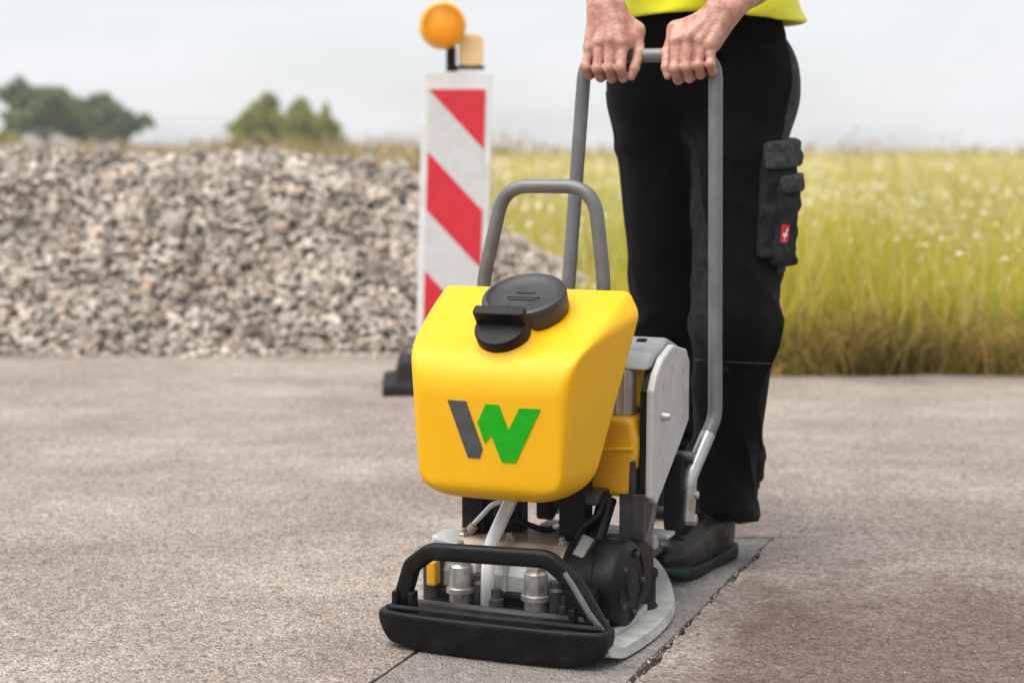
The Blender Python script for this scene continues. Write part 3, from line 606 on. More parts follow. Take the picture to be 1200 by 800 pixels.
# exciter
g_ = G(); g_.prism([(.165, .02), (.165, .105), (.185, .146), (.30, .146), (.33, .10), (.33, .02)], lambda u, v_, w_: (-.172+w_, u, v_), .262); ex = g_.obj('exciter_housing', 'cast_grey', pc, bevel=.008, seg=3)
g_ = G(); g_.box((-.045, .155, .052), (.24, .03, .052)); g_.box((-.045, .175, .040), (.27, .12, .04)); g_.obj('exciter_base', 'black_plastic', pc, bevel=.004)
g_ = G(); g_.prism([(.178, .142), (.195, .160), (.30, .166), (.31, .140)], lambda u, v_, w_: (-.16+w_, u, v_), .235); g_.obj('exciter_cover', 'bronze', pc, bevel=.004)
for bx_ in (-.118, .024):
    g_ = G(); hx = [(.021, .0), (.021, .052), (.0265, .054), (.0265, .062), (.022, .064), (.021, .100), (.017, .104), (.014, .106), (.014, .116), (.009, .118)]
    g_.lathe((bx_, .132, .024), (0, 0, 1), hx, 20); b1 = g_.obj('damper_bolt', 'bolt_steel', pc, smooth='auto')
    g_ = G(); g_.lathe((bx_, .132, .128), (0, 0, 1), [(.018, 0), (.018, .012), (.016, .014)], 6); g_.obj('nut', 'bolt_steel', b1, bevel=.001)
    g_ = G(); g_.lathe((bx_+.034, .142, .02), (0, 0, 1), [(.017, 0), (.017, .075), (.012, .08), (.012, .09)], 16); g_.obj('spacer', 'dark_frame', b1, smooth='auto')
g_ = G(); g_.box((-.175, .14, .105), (.018, .025, .045)); g_.obj('warning_tab', 'yellow_shell', pc, bevel=.004)
g_ = G(); g_.box((-.182, .165, .09), (.03, .05, .12)); g_.obj('side_mount', 'dark_frame', pc, bevel=.005)
for k in range(5):
    g_ = G(); g_.box((-.150+.052*k, .164, .098), (.006, .014, .075)); g_.obj('casting_rib', 'cast_grey', ex, bevel=.002)
for bx_ in (-.145, -.055, .045):
    g_ = G(); g_.lathe((bx_, .205, .158), (0, -.15, 1), [(.010, 0), (.010, .008), (.006, .009), (.006, .016)], 6); g_.obj('cover_bolt', 'bolt_steel', pc, bevel=.001)
g_ = G(); g_.box((-.165, .20, .150), (.055, .07, .022), Matrix.Rotation(R(12), 3, 'Y')); g_.obj('hose_guide', 'cast_grey', pc, bevel=.005)
g_ = G(); g_.tube(fillet([(.085, .20, .15), (.070, .20, .185), (.10, .23, .21), (.105, .27, .245)], .03, 6), .006, 10); g_.obj('cable', 'black_plastic', pc, smooth=True)
g_ = G(); g_.tube(fillet([(-.12, .26, .165), (-.06, .24, .19), (.0, .25, .17), (.05, .25, .20)], .04, 6), .0055, 10); g_.obj('cable', 'rubber', pc, smooth=True)
g_ = G(); g_.tube([(-.19, .085, .060), (.17, .085, .060)], .010, 12, up=(0, 0, 1)); g_.obj('cross_rod', 'dark_frame', pc, smooth=True)
for bx_ in (-.045, .085):
    g_ = G(); g_.lathe((bx_, .118, .030), (0, 0, 1), [(.013, 0), (.013, .045), (.009, .047), (.009, .062), (.005, .063)], 14); g_.obj('stud', 'dark_frame', pc, smooth='auto')
g_ = G(); g_.box((.115, .115, .075), (.05, .05, .075)); g_.obj('guard_foot', 'black_plastic', pc, bevel=.006)
g_ = G(); g_.lathe((.120, .30, .10), (1, 0, 0), [(.055, 0), (.058, .004), (.058, .040), (.052, .048), (.02, .05)], 30); g_.obj('clutch_cover', 'black_plastic', pc, smooth='auto')
# hoses
g_ = G(); g_.tube(fillet([(-.035, .205, .30), (-.045, .19, .24), (-.068, .15, .165), (-.062, .122, .13), (-.062, .118, .035)], .05, 8), .0125, 12); g_.obj('water_hose', 'hose', pc, smooth=True)
g_ = G(); g_.tube(fillet([(-.04, .21, .235), (-.09, .21, .222), (-.135, .22, .175), (-.15, .22, .145)], .04, 8), .0048, 10); g_.obj('thin_hose', 'hose', pc, smooth=True)
g_ = G(); g_.tube([(-.128, .215, .178), (-.150, .212, .150)], .009, 10); g_.obj('hose_nipple', 'bronze', pc, smooth='auto')
g_ = G(); g_.lathe((-.062, .118, .02), (0, 0, 1), [(.016, 0), (.016, .02), (.011, .024), (.011, .035)], 14); g_.obj('hose_socket', 'bolt_steel', pc, smooth='auto')
# belt guard: round black cover on the side
g_ = G(); g_.lathe((.062, .215, .098), (1, 0, 0), [(.074, 0), (.078, .006), (.078, .055), (.080, .06), (.082, .064), (.082, .094), (.077, .104), (.066, .110), (.064, .106), (.030, .106), (.026, .112), (.010, .113)], 40, ell=(1.0, .95)); bg_ = g_.obj('belt_guard', 'black_plastic', pc, smooth='auto')
g_ = G(); g_.prism([(.20, .15), (.245, .155), (.325, .225), (.29, .235)], lambda u, v_, w_: (.08+w_, u, v_), .03); g_.obj('belt_cover', 'black_plastic', pc, bevel=.008, seg=3)
for a in range(5):
    t_ = a*2*math.pi/5+.4; g_ = G(); g_.lathe((.165, .215+.058*math.sin(t_), .098+.054*math.cos(t_)), (1, 0, 0), [(.006, 0), (.006, .009), (.004, .011)], 8); g_.obj('screw', 'dark_frame', bg_)
g_ = G(); g_.box((.095, .178, .165), (.024, .016, .042), Matrix.Rotation(R(-30), 3, 'X') @ Matrix.Rotation(R(20), 3, 'Y')); g_.obj('belt_tab', 'frame_edge', pc, bevel=.003)
# rubber mounts and uprights
for (mx_, my_) in ((.140, .355), (-.140, .355), (.06, .47), (-.06, .47)):
    g_ = G(); g_.lathe((mx_, my_, .012), (0, 0, 1), [(.034, 0), (.034, .012), (.030, .018), (.030, .062), (.034, .068), (.034, .078)], 20); g_.obj('rubber_mount', 'rubber', pc, smooth='auto')
for (x0, x1, y0, y1) in ((-.158, -.112, .225, .27), (-.088, -.052, .25, .29), (.03, .078, .225, .275)):
    g_ = G(); g_.box(((x0+x1)/2, (y0+y1)/2, .21), (x1-x0, y1-y0, .155)); g_.obj('upright', 'black_plastic', pc, bevel=.004)
for (x0, z0) in ((.018, .150), (.070, .158), (.028, .19)):
    g_ = G(); g_.lathe((x0, .222, z0), (0, -1, 0), [(.007, 0), (.007, .006), (.004, .009)], 6); g_.obj('screw', 'bolt_steel', pc)
g_ = G(); g_.box((-.01, .405, .098), (.30, .19, .016)); g_.obj('deck', 'dark_frame', pc, bevel=.004)
g_ = G(); g_.box((-.02, .31, .238), (.24, .16, .02)); g_.obj('tank_tray', 'dark_frame', pc, bevel=.004)
# side brackets of sheet steel with the sloping edge
for s_ in (-1, 1):
    g_ = G(); xx_ = .135 if s_ > 0 else -.165
    g_.prism([(.30, .10), (.36, .09), (.405, .165), (.52, .36), (.50, .39), (.30, .30)], lambda u, v_, w_: (xx_+w_, u, v_), .012); br = g_.obj('side_bracket', 'dark_frame', pc, bevel=.002)
    g_ = G(); g_.sweep([(xx_+.008, .345, .10), (xx_+.008, .405, .163), (xx_+.008, .525, .365)], rrect(.028, .010, .003), (1, 0, 0)); g_.obj('bracket_edge', 'frame_edge', br, smooth='auto')
g_ = G(); g_.prism([(.118-.0, .10), (.165, .10), (.165, .24), (.118, .24)], lambda u, v_, w_: (u, .30+w_, v_), .010); g_.obj('front_web', 'dark_frame', pc, bevel=.002)
# motor housing
def rbox_obj(name, c, hs, r, m, parent, h=.004, extra=None):
    q = Vol(np.array(c)-np.array(hs)-.02, np.array(c)+np.array(hs)+.02, h); q.rbox(c, hs, r, 0)
    if extra: extra(q)
    V, F = q.mesh(); V = smooth_verts(V, F, 1); return fast_obj(name, V, F, m, parent, True)
g_ = G(); g_.prism([(-.17, .232), (.128, .232), (.142, .24), (.150, .31), (.150, .335), (.140, .375), (-.165, .375), (-.175, .33)], lambda u, v_, w_: (u, .30+w_, v_), .155); mh = g_.obj('motor_housing', 'yellow_shell', pc, bevel=.010, seg=3)
g_ = G(); g_.sweep([(.02, .2985, .312), (.145, .2985, .322)], rrect(.004, .006, .0015), (0, 0, 1)); g_.obj('housing_seam', 'yellow_plastic', mh, smooth='auto')
g_ = G(); g_.lathe((.060, .302, .262), (0, -1, 0), [(.009, 0), (.009, .004), (.004, .005)], 12); g_.obj('plug', 'dark_frame', mh)
g_ = G(); g_.prism([(-.12, .37), (.128, .37), (.128, .462), (-.12, .462)], lambda u, v_, w_: (u, .335+w_, v_), .10); ab = g_.obj('battery_box', 'filter_grey', pc, bevel=.008, seg=3)
for k in range(3):
    g_ = G(); g_.box((.088+.014*k, .3345, .415), (.004, .006, .08)); g_.obj('cooling_rib', 'panel_grey', ab, bevel=.001)
g_ = G(); g_.prism([(-.15, .385), (.150, .385), (.156, .43), (.142, .474), (-.14, .474)], lambda u, v_, w_: (u, .365+w_, v_), .12); g_.obj('rear_housing', 'yellow_plastic', pc, bevel=.012, seg=3)
g_ = G(); g_.prism([(.33, .458), (.375, .487), (.46, .505), (.525, .487), (.55, .455), (.55, .36), (.42, .36), (.40, .452)], lambda u, v_, w_: (-.165+w_, u, v_), .325); hd = g_.obj('hood', 'hood_grey', pc, bevel=.010, seg=3)
g_ = G(); g_.box((.115, .435, .5015), (.018, .012, .004), Matrix.Rotation(R(14), 3, 'X')); g_.obj('hood_clip', 'black_plastic', hd, bevel=.001)
sp_poly = [(.312, .232), (.316, .425), (.336, .452), (.375, .478), (.44, .495), (.525, .478), (.545, .455), (.545, .340), (.50, .31), (.345, .215)]
sp_ = None
g_ = G(); g_.prism(sp_poly, lambda u, v_, w_: (.162+w_, u, v_), .014); sp_ = g_.obj('side_panel', 'panel_grey', pc, bevel=.004)
g_ = G(); g_.prism([(u_+(.42-u_)*.04, v_+(.36-v_)*.04) for u_, v_ in sp_poly], lambda u, v_, w_: (.150+w_, u, v_), .014); g_.obj('panel_gasket', 'black_plastic', sp_)
for (u_, v_, r_) in ((.375, .43, .005), (.43, .455, .005), (.50, .44, .005), (.38, .29, .005), (.50, .36, .005)):
    g_ = G(); g_.lathe((.174, u_, v_), (1, 0, 0), [(r_, 0), (r_, .0025), (r_*.5, .003)], 10); g_.obj('screw', 'bolt_steel', sp_)
g_ = G(); g_.lathe((.174, .372, .372), (1, 0, 0), [(.009, 0), (.009, .004), (.006, .016), (.003, .017)], 14); g_.obj('latch', 'bolt_steel', sp_, smooth='auto')
# black rear brackets that carry the handle
for s_, xx_ in ((1, .160), (-1, -.100)):
    g_ = G(); g_.prism([(.505, .130), (.548, .150), (.575, .20), (.56, .27), (.535, .285), (.512, .27), (.502, .20)], lambda u, v_, w_: (xx_+w_-.022, u, v_), .038); hb = g_.obj('handle_bracket', 'rubber', pc, bevel=.006, seg=3)
    g_ = G(); g_.lathe((xx_+.012, .535, .15), (1, 0, 0), [(.012, 0), (.012, .022), (.008, .024)], 6); g_.obj('bolt', 'bolt_steel', hb)
    g_ = G(); g_.tube([(xx_-.04, .53, .272), (xx_+.03, .53, .272)], .010, 12); g_.obj('pivot', 'frame_edge', hb, smooth='auto')
g_ = G(); g_.box((.03, .49, .127), (.26, .05, .010)); g_.box((.03, .462, .118), (.22, .03, .026)); g_.obj('rear_ledge', 'plate_metal', pc, bevel=.003)
# handle
HY = .66; bar_l, bar_r, BZ = -.078, .187, 1.031
hpath = [(.180, .525, .16), (.182, .53, .232), (.212, .60, .340), (bar_r, HY, BZ), (bar_l, HY, BZ+.004), (-.108, .60, .340), (-.112, .53, .232), (-.112, .525, .16)]
hp = fillet(hpath, [.05, .07, .048, .048, .07, .05], 9)
g_ = G(); g_.tube(hp, .0138, 20, up=(0, 1, 0)); hn = g_.obj('handle', 'grey_tube', pc, smooth=True)
# bare steel feet where the coated tube is clamped
g_ = G(); g_.tube(fillet([(.180, .525, .150), (.182, .53, .232), (.204, .58, .31)], .05, 8), .0146, 18, up=(0, 1, 0)); g_.obj('handle_foot', 'steel_tube', hn, smooth='auto')
g_ = G(); g_.tube(fillet([(-.112, .525, .150), (-.112, .53, .232), (-.109, .58, .31)], .05, 8), .0146, 18, up=(0, 1, 0)); g_.obj('handle_foot', 'steel_tube', hn, smooth='auto')
g_ = G(); g_.lathe((.176, .527, .20), (1, 0, 0), [(.008, .012), (.008, .024), (.005, .026)], 8); g_.obj('clamp_bolt', 'bolt_steel', hn)
# lifting arch over the tank
g_ = G(); g_.tube(fillet([(-.172, .335, .34), (-.158, .335, .62), (-.118, .335, .785), (.055, .335, .785), (.074, .335, .62), (.076, .335, .34)], [.2, .062, .062, .3], 10), .0128, 20, up=(0, 1, 0)); g_.obj('lifting_arch', 'grey_tube', pc, smooth=True)
# water tank
TX = -.040
def tank_f(x, y, z):
    x = x-TX; ax_ = np.sqrt(x*x+1e-6)
    def pl(nx, ny, nz, px_, py_, pz_):
        l_ = math.sqrt(nx*nx+ny*ny+nz*nz); return ((ax_-px_)*nx+(y-py_)*ny+(z-pz_)*nz)/l_
    bow = .008*(x/.14)**2
    d = (-(y-.060-bow)-.05*(z-.42))                                # front
    d = smax(d, pl(0, -.42, .90, 0, .100, .512), .055)    # sloping top
    d = smax(d, pl(1, -.21, -.09, .146, .07, .47), .006)       # sides, wider to the rear and to the top
    d = smax(d, pl(.72, -.70, -.02, .1465, .080, .42), .008)         # front corners
    d = smax(d, pl(.80, -.34, .62, .168, .13, .522), .008)         # shoulders
    d = smax(d, pl(0, 1, -.36, 0, .296, .58), .012)                # rear, cut forward at the bottom
    d = smax(d, .252-z+.3*x*x-.09*(y-.1), .026)                          # bottom
    d = smax(d, pl(.62, -.1, -.75, .145, .10, .285), .022)
    d = smax(d, pl(0, -.6, -.8, 0, .076, .260), .02)
    # boss under the small cap
    ny, nz = -.66, .75; q = (y-.132)*ny+(z-.528)*nz; xr = x-.007; yy_ = (y-.132)-q*ny; zz_ = (z-.528)-q*nz
    cyl = np.maximum(np.sqrt(xr**2+yy_**2+zz_**2)-(.047-.25*q), np.abs(q+.01)-.022)
    return smin(d, cyl, .018)
v = Vol((-.25, .02, .22), (.20, .36, .66), .0038); X = np.meshgrid(*v.ax, indexing='ij'); v.v = tank_f(*X); V, F = v.mesh()
for _ in range(3):
    e = 1e-4; f0 = tank_f(*V.T); gr_ = np.stack([(tank_f(*(V+np.eye(3)[k]*e).T)-f0)/e for k in range(3)], 1); V = V-gr_*(f0/np.maximum((gr_**2).sum(1), .2))[:, None]
tank = fast_obj('water_tank', V, F, 'yellow_plastic', pc, True); tank_b = bvh(V, F)
nT = Vector((0, -.43, .90)).normalized(); cb = Vector((-.026, .215, .566))
g_ = G(); g_.lathe(cb-nT*.012, nT, [(.070, 0), (.0705, .012), (.0745, .014), (.0755, .018), (.0755, .046), (.073, .051), (.066, .053), (.062, .050), (.058, .0475), (.03, .0465), (.01, .0465)], 56); fc = g_.obj('filler_cap', 'cap_plastic', tank, smooth='auto')
Mt = nT.to_track_quat('Z', 'Y').to_matrix()
uT = Vector((1, 0, 0)); vT = nT.cross(uT)
for k, (ww, oy) in enumerate(((.034, .012), (.060, -.004), (.05, -.012))):
    g_ = G(); g_.box(cb+nT*.0352+vT*oy, (ww, .0042, .0032), Matrix((uT, vT, nT)).transposed()); g_.obj('raised_lettering', 'cap_plastic', fc, bevel=.001)
# small T-grip cap
nS = Vector((0, -.66, .75)).normalized(); vS = nS.cross(uT); cs_ = Vector((-.033, .132, .530)); MS = Matrix((uT, vS, nS)).transposed()
g_ = G(); g_.lathe(cs_+nS*.006, nS, [(.044, 0), (.0475, .002), (.0475, .024), (.045, .028), (.030, .029), (.01, .029)], 40); sc = g_.obj('drain_cap', 'black_plastic', tank, smooth='auto')
g_ = G(); g_.prism(rrect(.094, .020, .006), lambda u, v_, w_: cs_+uT*u+vS*(v_+.010)+nS*(.020+w_), .040); g_.obj('cap_grip', 'black_plastic', sc, bevel=.003)
# emblem: two flat strokes lying on the tank front
def on_tank(px, py):
    d = np.array([(px-600)/2000, math.cos(PITCH)-(py-400)/2000*math.sin(PITCH), -math.sin(PITCH)-(py-400)/2000*math.cos(PITCH)]); o_ = np.array([0, 0, CAM_H])-MO
    lo_ = Vector((o_@exv, o_@eyv, o_[2])); ld = Vector((d@exv, d@eyv, d[2])).normalized(); h = tank_b.ray_cast(lo_, ld); return h[0]
c0 = on_tank(578, 507) or Vector((-.03, .062, .375))
def stroke(name, poly, m):
    # poly in metres on the face: u right, v up from c0
    bm = bmesh.new(); bm.faces.new([bm.verts.new((u_, v_, 0)) for u_, v_ in poly]); bmesh.ops.triangulate(bm, faces=bm.faces[:]); bmesh.ops.subdivide_edges(bm, edges=bm.edges[:], cuts=5, use_grid_fill=True)
    for w_ in bm.verts:
        h = tank_b.ray_cast(Vector((c0.x+w_.co.x, -.2, c0.z+w_.co.y)), Vector((0, 1, 0))); w_.co = (h[0]+Vector((0, -.0009, 0))) if h[0] else Vector((c0.x+w_.co.x, .06, c0.z+w_.co.y))
    me = bpy.data.meshes.new(name); bm.to_mesh(me); bm.free(); me.materials.append(MATS[m]); o = bpy.data.objects.new(name, me); COL.objects.link(o); o.parent = tank
    sm = o.modifiers.new('thickness', 'SOLIDIFY'); sm.thickness = .0012; sm.offset = 0
    return o
K = .00152
def lp(pts): return [((a-578)*K, (507-b)*K) for a, b in pts]
stroke('emblem_stroke', lp([(523, 473), (546, 473), (565, 526), (561, 537), (547, 537)]), 'logo_grey')['label'] = 'slanted dark grey stroke of the tank emblem'
stroke('emblem_stroke', lp([(570, 475), (585.5, 475), (596.5, 503), (609.5, 477.5), (634, 477.5), (604, 539.5), (588, 539.5), (576, 510), (568, 519.5), (559.5, 496)]), 'logo_green')['label'] = 'green zigzag stroke of the tank emblem'

# ------------------------------------------------------------------ person
PB = np.array([.42, 3.62, 0.]); fw = -eyv; sd_ = exv; UP = np.array([0, 0, 1.])
person = empty('person', PB, 0, 'person in black work trousers and yellow safety vest gripping the compactor handle', 'person')
A = lambda *a: np.array(a, float)
HL, KL, AL = A(.495, 3.72, .95), A(.455, 3.455, .49), A(.434, 3.485, .115)      # image-right leg, stepping forward
HR, KR, AR = A(.335, 3.80, .95), A(.352, 3.775, .47), A(.395, 4.06, .15)         # image-left leg, behind
SHR, ELR = A(.185, 3.70, 1.52), A(.178, 3.60, 1.285); SHL, ELL = A(.60, 3.565, 1.51), A(.585, 3.50, 1.275)
# hands
CURL = [.05, .0, .03, .08]
def build_hand(vol, B, a, wrist, elbow, k=1.0, flip=1):
    """B: point on the bar axis; a: unit vector along the bar, towards the little finger; palm on top, fingers over the front"""
    n_ = fw; P = lambda s_, f_, u_: B+a*s_*k+n_*f_*k+UP*u_*k
    offs = [-.0308, -.0100, .0104, .0292]; rad = [.0106, .0110, .0106, .0093]; ln = [1.0, 1.06, 1.0, .86]
    wa = wrist-B; ws = wa@a
    vol.cone(elbow, wrist+(elbow-wrist)*.32, .045, .038, .0)
    vol.cone(wrist+(elbow-wrist)*.34, wrist, .039, .0285, .02)
    for s_ in (-.010, .012): vol.cone(wrist+a*s_+(elbow-wrist)*.25, wrist+a*s_, .024, .0225, .015)
    mcs = []
    for i in range(4):
        s_ = offs[i]; mc = P(s_*1.06, .0275+.004*(i == 1), .030-.005*abs(i-1)-(.004 if i == 3 else 0)); mcs.append(mc)
        base = wrist+a*(s_*.62)+n_*.004-UP*.004
        vol.cone(base, mc, .0165, .0125, .012)                                   # metacarpal
        vol.cone(base-n_*.012, mc-n_*.016, .014, .0135, .014)                    # palm
    for i in range(4):
        s_ = offs[i]; mc = mcs[i]; r_ = rad[i]; l_ = ln[i]; sp = (-.003, -.001, .001, .004)[i]
        cu = CURL[i]; l_ *= 1+cu; sp += cu*.012
        pip = P(s_+sp, .0385+cu*.03, -.0185*l_-.002); dip = P(s_+sp*.8, .0215, -.0365*l_); tip = P(s_+sp*.4, .0005, -.0365*l_+.004)
        vol.ell(mc+n_*.0035+UP*.001, (.0098, .0098, .0098), .007)                # knuckle
        vol.cone(mc, pip, r_*1.08, r_*.98, .0035); vol.ell(pip+n_*.0015, (r_*1.06,)*3, .003)
        vol.cone(pip, dip, r_*.97, r_*.9, .003); vol.cone(dip, tip, r_*.92, r_*.8, .003)
        # tendon on the back of the hand
        vol.cone(wrist+a*(s_*.5)+n_*.019, mc+n_*.0075-UP*.0, .0035, .0042, .010)
    # thumb: leaves the side of the palm below the wrist, closes round the bar from behind
    t0 = wrist-a*.018-UP*.012-n_*.004; t1 = P(-.046, -.012, .048); t2 = P(-.0575, .004, .006); t3 = P(-.054, .022, -.022); t4 = P(-.050, .025, -.037)
    vol.cone(t0, t1, .019, .0155, .014); vol.cone(t1, mcs[0]-UP*.004-n_*.010, .013, .012, .016); vol.cone(t1, t2, .0145, .0112, .008); vol.cone(t2, t3, .0108, .0100, .004); vol.cone(t3, t4, .0100, .0078, .003)
    vol.ell(t2, (.0118,)*3, .004)
    return vol
def hand_mesh(B, a, wrist, elbow, k):
    lo = np.minimum(np.minimum(B-.095, wrist-.06), elbow-.06); hi = np.maximum(np.maximum(B+.095, wrist+.06), elbow+.06)
    q = Vol(lo, hi, .0021); build_hand(q, B, a, wrist, elbow, k); V, F = q.mesh(); return smooth_verts(V, F, 2, .45), F
BR = mw((bar_l+.052, HY, BZ)); BL = mw((bar_r-.034, HY, BZ))
WR = BR+UP*.098+fw*.004-sd_*.008; WL = BL+UP*.088+fw*.002+sd_*.050
VR, FR = hand_mesh(BR, -sd_, WR, ELR, 1.06); CURL = [.20, .05, -.04, -.02]; VL, FL = hand_mesh(BL, sd_, WL, ELL, 1.06)
# trunk, upper arms, neck, head, legs
CH = A(.392, 3.66, 1.40); NK = A(.383, 3.615, 1.60); HD = A(.368, 3.575, 1.745)
q = Vol((.0, 3.30, .05), (.80, 4.25, 1.92), .0075)
q.ell((.415, 3.76, 1.0), (.165, .115, .12), .05); q.cone((.41, 3.74, 1.1), CH, .125, .135, .06); q.ell(CH+A(0, 0, -.02), (.175, .12, .17), .05)
for sh, el in ((SHR, ELR), (SHL, ELL)):
    q.cone(CH+UP*.10, sh, .07, .062, .06); q.cone(sh, el, .058, .044, .03); q.ell(el, (.046,)*3, .02)
for hp_, kn, an in ((HL, KL, AL), (HR, KR, AR)): q.cone(hp_, kn, .08, .055, .04); q.cone(kn, an, .054, .036, .02)
q.cone(CH+UP*.12, NK, .075, .058, .04); q.cone(NK, HD-UP*.04, .056, .058, .02)
hd_f = fw; hd_s = sd_; Mh = np.stack([hd_s, -hd_f, UP], 1)
q.ell(HD+UP*.025, (.076, .096, .105), .02, Mh); q.ell(HD-UP*.055+hd_f*.03, (.054, .062, .066), .03, Mh)
q.ell(HD+hd_f*.098-UP*.018, (.014, .02, .026), .012, Mh); q.ell(HD+hd_f*.082-UP*.105, (.022, .02, .018), .02, Mh)
for s_ in (-1, 1):
    q.ell(HD+hd_s*.078*s_-UP*.012, (.011, .022, .033), .006, Mh); q.ell(HD+hd_s*.033*s_+hd_f*.094+UP*.012, (.017, .012, .012), .006, Mh, sub=True); q.ell(HD+hd_s*.033*s_+hd_f*.084+UP*.034, (.024, .014, .008), .012, Mh)
q.ell(HD+hd_f*.088-UP*.066, (.024, .012, .008), .008, Mh)
V0, F0 = q.mesh(); V0 = smooth_verts(V0, F0, 2)
V = np.concatenate([V0, VR, VL]); F = np.concatenate([F0, FR+len(V0), FL+len(V0)+len(VR)])
body = fast_obj('body', V, F, 'skin', person, True, PB)
for s_ in (-1, 1):
    g_ = G(); g_.lathe(HD+hd_s*.033*s_+hd_f*.076+UP*.011, Vector(hd_f), [(.004, -.012), (.012, -.006), (.0135, 0), (.012, .006), (.005, .0115), (.001, .0125)], 16); g_.obj('eye', 'eye_white', body, smooth=True, off=PB)
q = Vol(HD-.14, HD+.17, .006); q.ell(HD+UP*.038-A(*hd_f)*.012, (.083, .098, .106), 0, Mh); q.ell(HD+hd_f*.11-UP*.05, (.09, .075, .105), .02, Mh, sub=True)
V, F = q.mesh(); m_ = V[F].mean(1)[:, 2] > -9; fast_obj('hair', smooth_verts(V, F, 2), F, 'hair', body, True, PB)
# trousers
def folds(x, y, z, d):
    w = np.zeros_like(x)
    def msk(c, r_): return np.exp(-((z-c)/r_)**2)
    def crease(p): return (1-np.abs(np.sin(p)))**2.2-.28           # sharp ridges with slack cloth between
    w -= .0085*crease(24*z+3*np.sin(14*x+9*y)+9*x)*msk(.22, .09)
    w -= .0120*crease(20*z+2.5*np.sin(15*x-11*y)+13*(x-.4)-6*y)*msk(.12, .08)
    w -= .0070*crease(19*z-14*x+2*np.sin(24*y+8*z))*msk(.44, .09)
    w -= .0065*crease(13*z+13*x+1.5*np.sin(18*y))*msk(.64, .13)
    w -= .0080*crease(15*z-16*np.abs(x-.41)+1.6*np.sin(15*x))*msk(.88, .10)
    w *= 1.3
    w += .0016*np.sin(31*x+27*y+12*z)*np.sin(23*z-17*x+4*np.sin(14*y))
    return w
q = Vol((.15, 3.28, .03), (.70, 4.28, 1.17), .0058)
q.ell((.415, 3.765, 1.02), (.195, .135, .15), .05); q.cone((.345, 3.78, .98), (.485, 3.74, .98), .128, .128, .05)
q.cone(HL, KL+A(0, .0, 0), .108, .088, .05); q.cone(KL, AL+A(.006, .01, .06), .086, .066, .03); q.cone(AL+A(.0, .008, .10), AL+A(-.004, -.004, .0), .068, .080, .02); q.ell(AL+A(.047, .095, .085), (.055, .06, .10), .04)
q.cone(HR, KR, .110, .082, .05); q.cone(KR, AR+A(0, -.02, .04), .08, .068, .03); q.cone(AR+A(0, 0, .08), AR+A(.0, .02, -.02), .066, .07, .02)
q.warp(folds)
X = np.meshgrid(*q.ax, indexing='ij'); hemL = .072+.35*np.clip(X[1]-3.56, -.2, .02); cut = np.where(X[1] < 3.82, .082-.30*np.clip(X[1]-3.48, -.06, .10), .10); q.v = smax(q.v, np.where((X[2] < .4), cut-X[2], X[2]-1.10), .006)
TV, TF = q.mesh(); TV = smooth_verts(TV, TF, 1); tr = fast_obj('trousers', TV, TF, 'work_cloth', person, True, PB); tb = bvh(TV, TF)
# grey side panels along the outer thighs
def outer_left(x, y, z):
    t_ = np.clip((.95-z)/.46, -.5, 1); cx = HL[0]+(KL[0]-HL[0])*t_; cy = HL[1]+(KL[1]-HL[1])*t_; a_ = np.degrees(np.arctan2(y-cy, x-cx)); return (z > .60) & (z < 1.09) & (a_ > -46+40*(1-z)*.4) & (a_ < 55)
pv, pf = patch(TV, TF, outer_left, .002); fast_obj('side_panel', pv, pf, 'grey_cloth', tr, True, PB)
def outer_right(x, y, z):
    t_ = np.clip((.95-z)/.48, -.5, 1); cx = HR[0]+(KR[0]-HR[0])*t_; cy = HR[1]+(KR[1]-HR[1])*t_; a_ = np.degrees(np.arctan2(y-cy, -(x-cx))); return (z > .52) & (z < .98) & (a_ > -12) & (a_ < 60)
pv, pf = patch(TV, TF, outer_right, .002); fast_obj('side_panel', pv, pf, 'pocket_cloth', tr, True, PB)
def inner_knee(x, y, z):
    t_ = np.clip((.95-z)/.46, -.5, 1.2); cx = HL[0]+(KL[0]-HL[0])*t_; cy = HL[1]+(KL[1]-HL[1])*t_; a_ = np.degrees(np.arctan2(y-cy, x-cx)); return (z > .41) & (z < .90) & (a_ > -178) & (a_ < -112+12*np.sin(z*9)-66*np.clip((z-.60)/.28, 0, 1)) & (np.hypot(x-cx, y-cy) < .13)
pv, pf = patch(TV, TF, inner_knee, .0016); fast_obj('knee_panel', pv, pf, 'pocket_cloth', tr, True, PB)
def ring(c, ax_, a0, a1, n_=26, r_=.0016, name='seam', zf=None):
    ax_ = Vector(ax_).normalized(); u_ = ax_.orthogonal().normalized(); u_ = Vector((1, 0, 0))-ax_*ax_.x; u_.normalize(); w_ = ax_.cross(u_); pts = []
    for k in range(n_+1):
        t_ = R(a0+(a1-a0)*k/n_); d_ = u_*math.cos(t_)+w_*math.sin(t_); h = tb.ray_cast(Vector(c)+d_*.25, -d_)
        if h[0] and (h[0]-Vector(c)).length < .16: pts.append(h[0]+d_*.0006)
    if len(pts) > 3: g_ = G(); g_.tube(pts, r_, 6, up=(0, 0, 1)); g_.obj(name, 'stitch', tr, smooth=True, off=PB)
ring(KL-UP*.068+A(0, 0, 0), (.05, .10, 1), -170, 40, r_=.0012, name='knee_seam')
dO = Vector((.80, -.60, 0)).normalized()
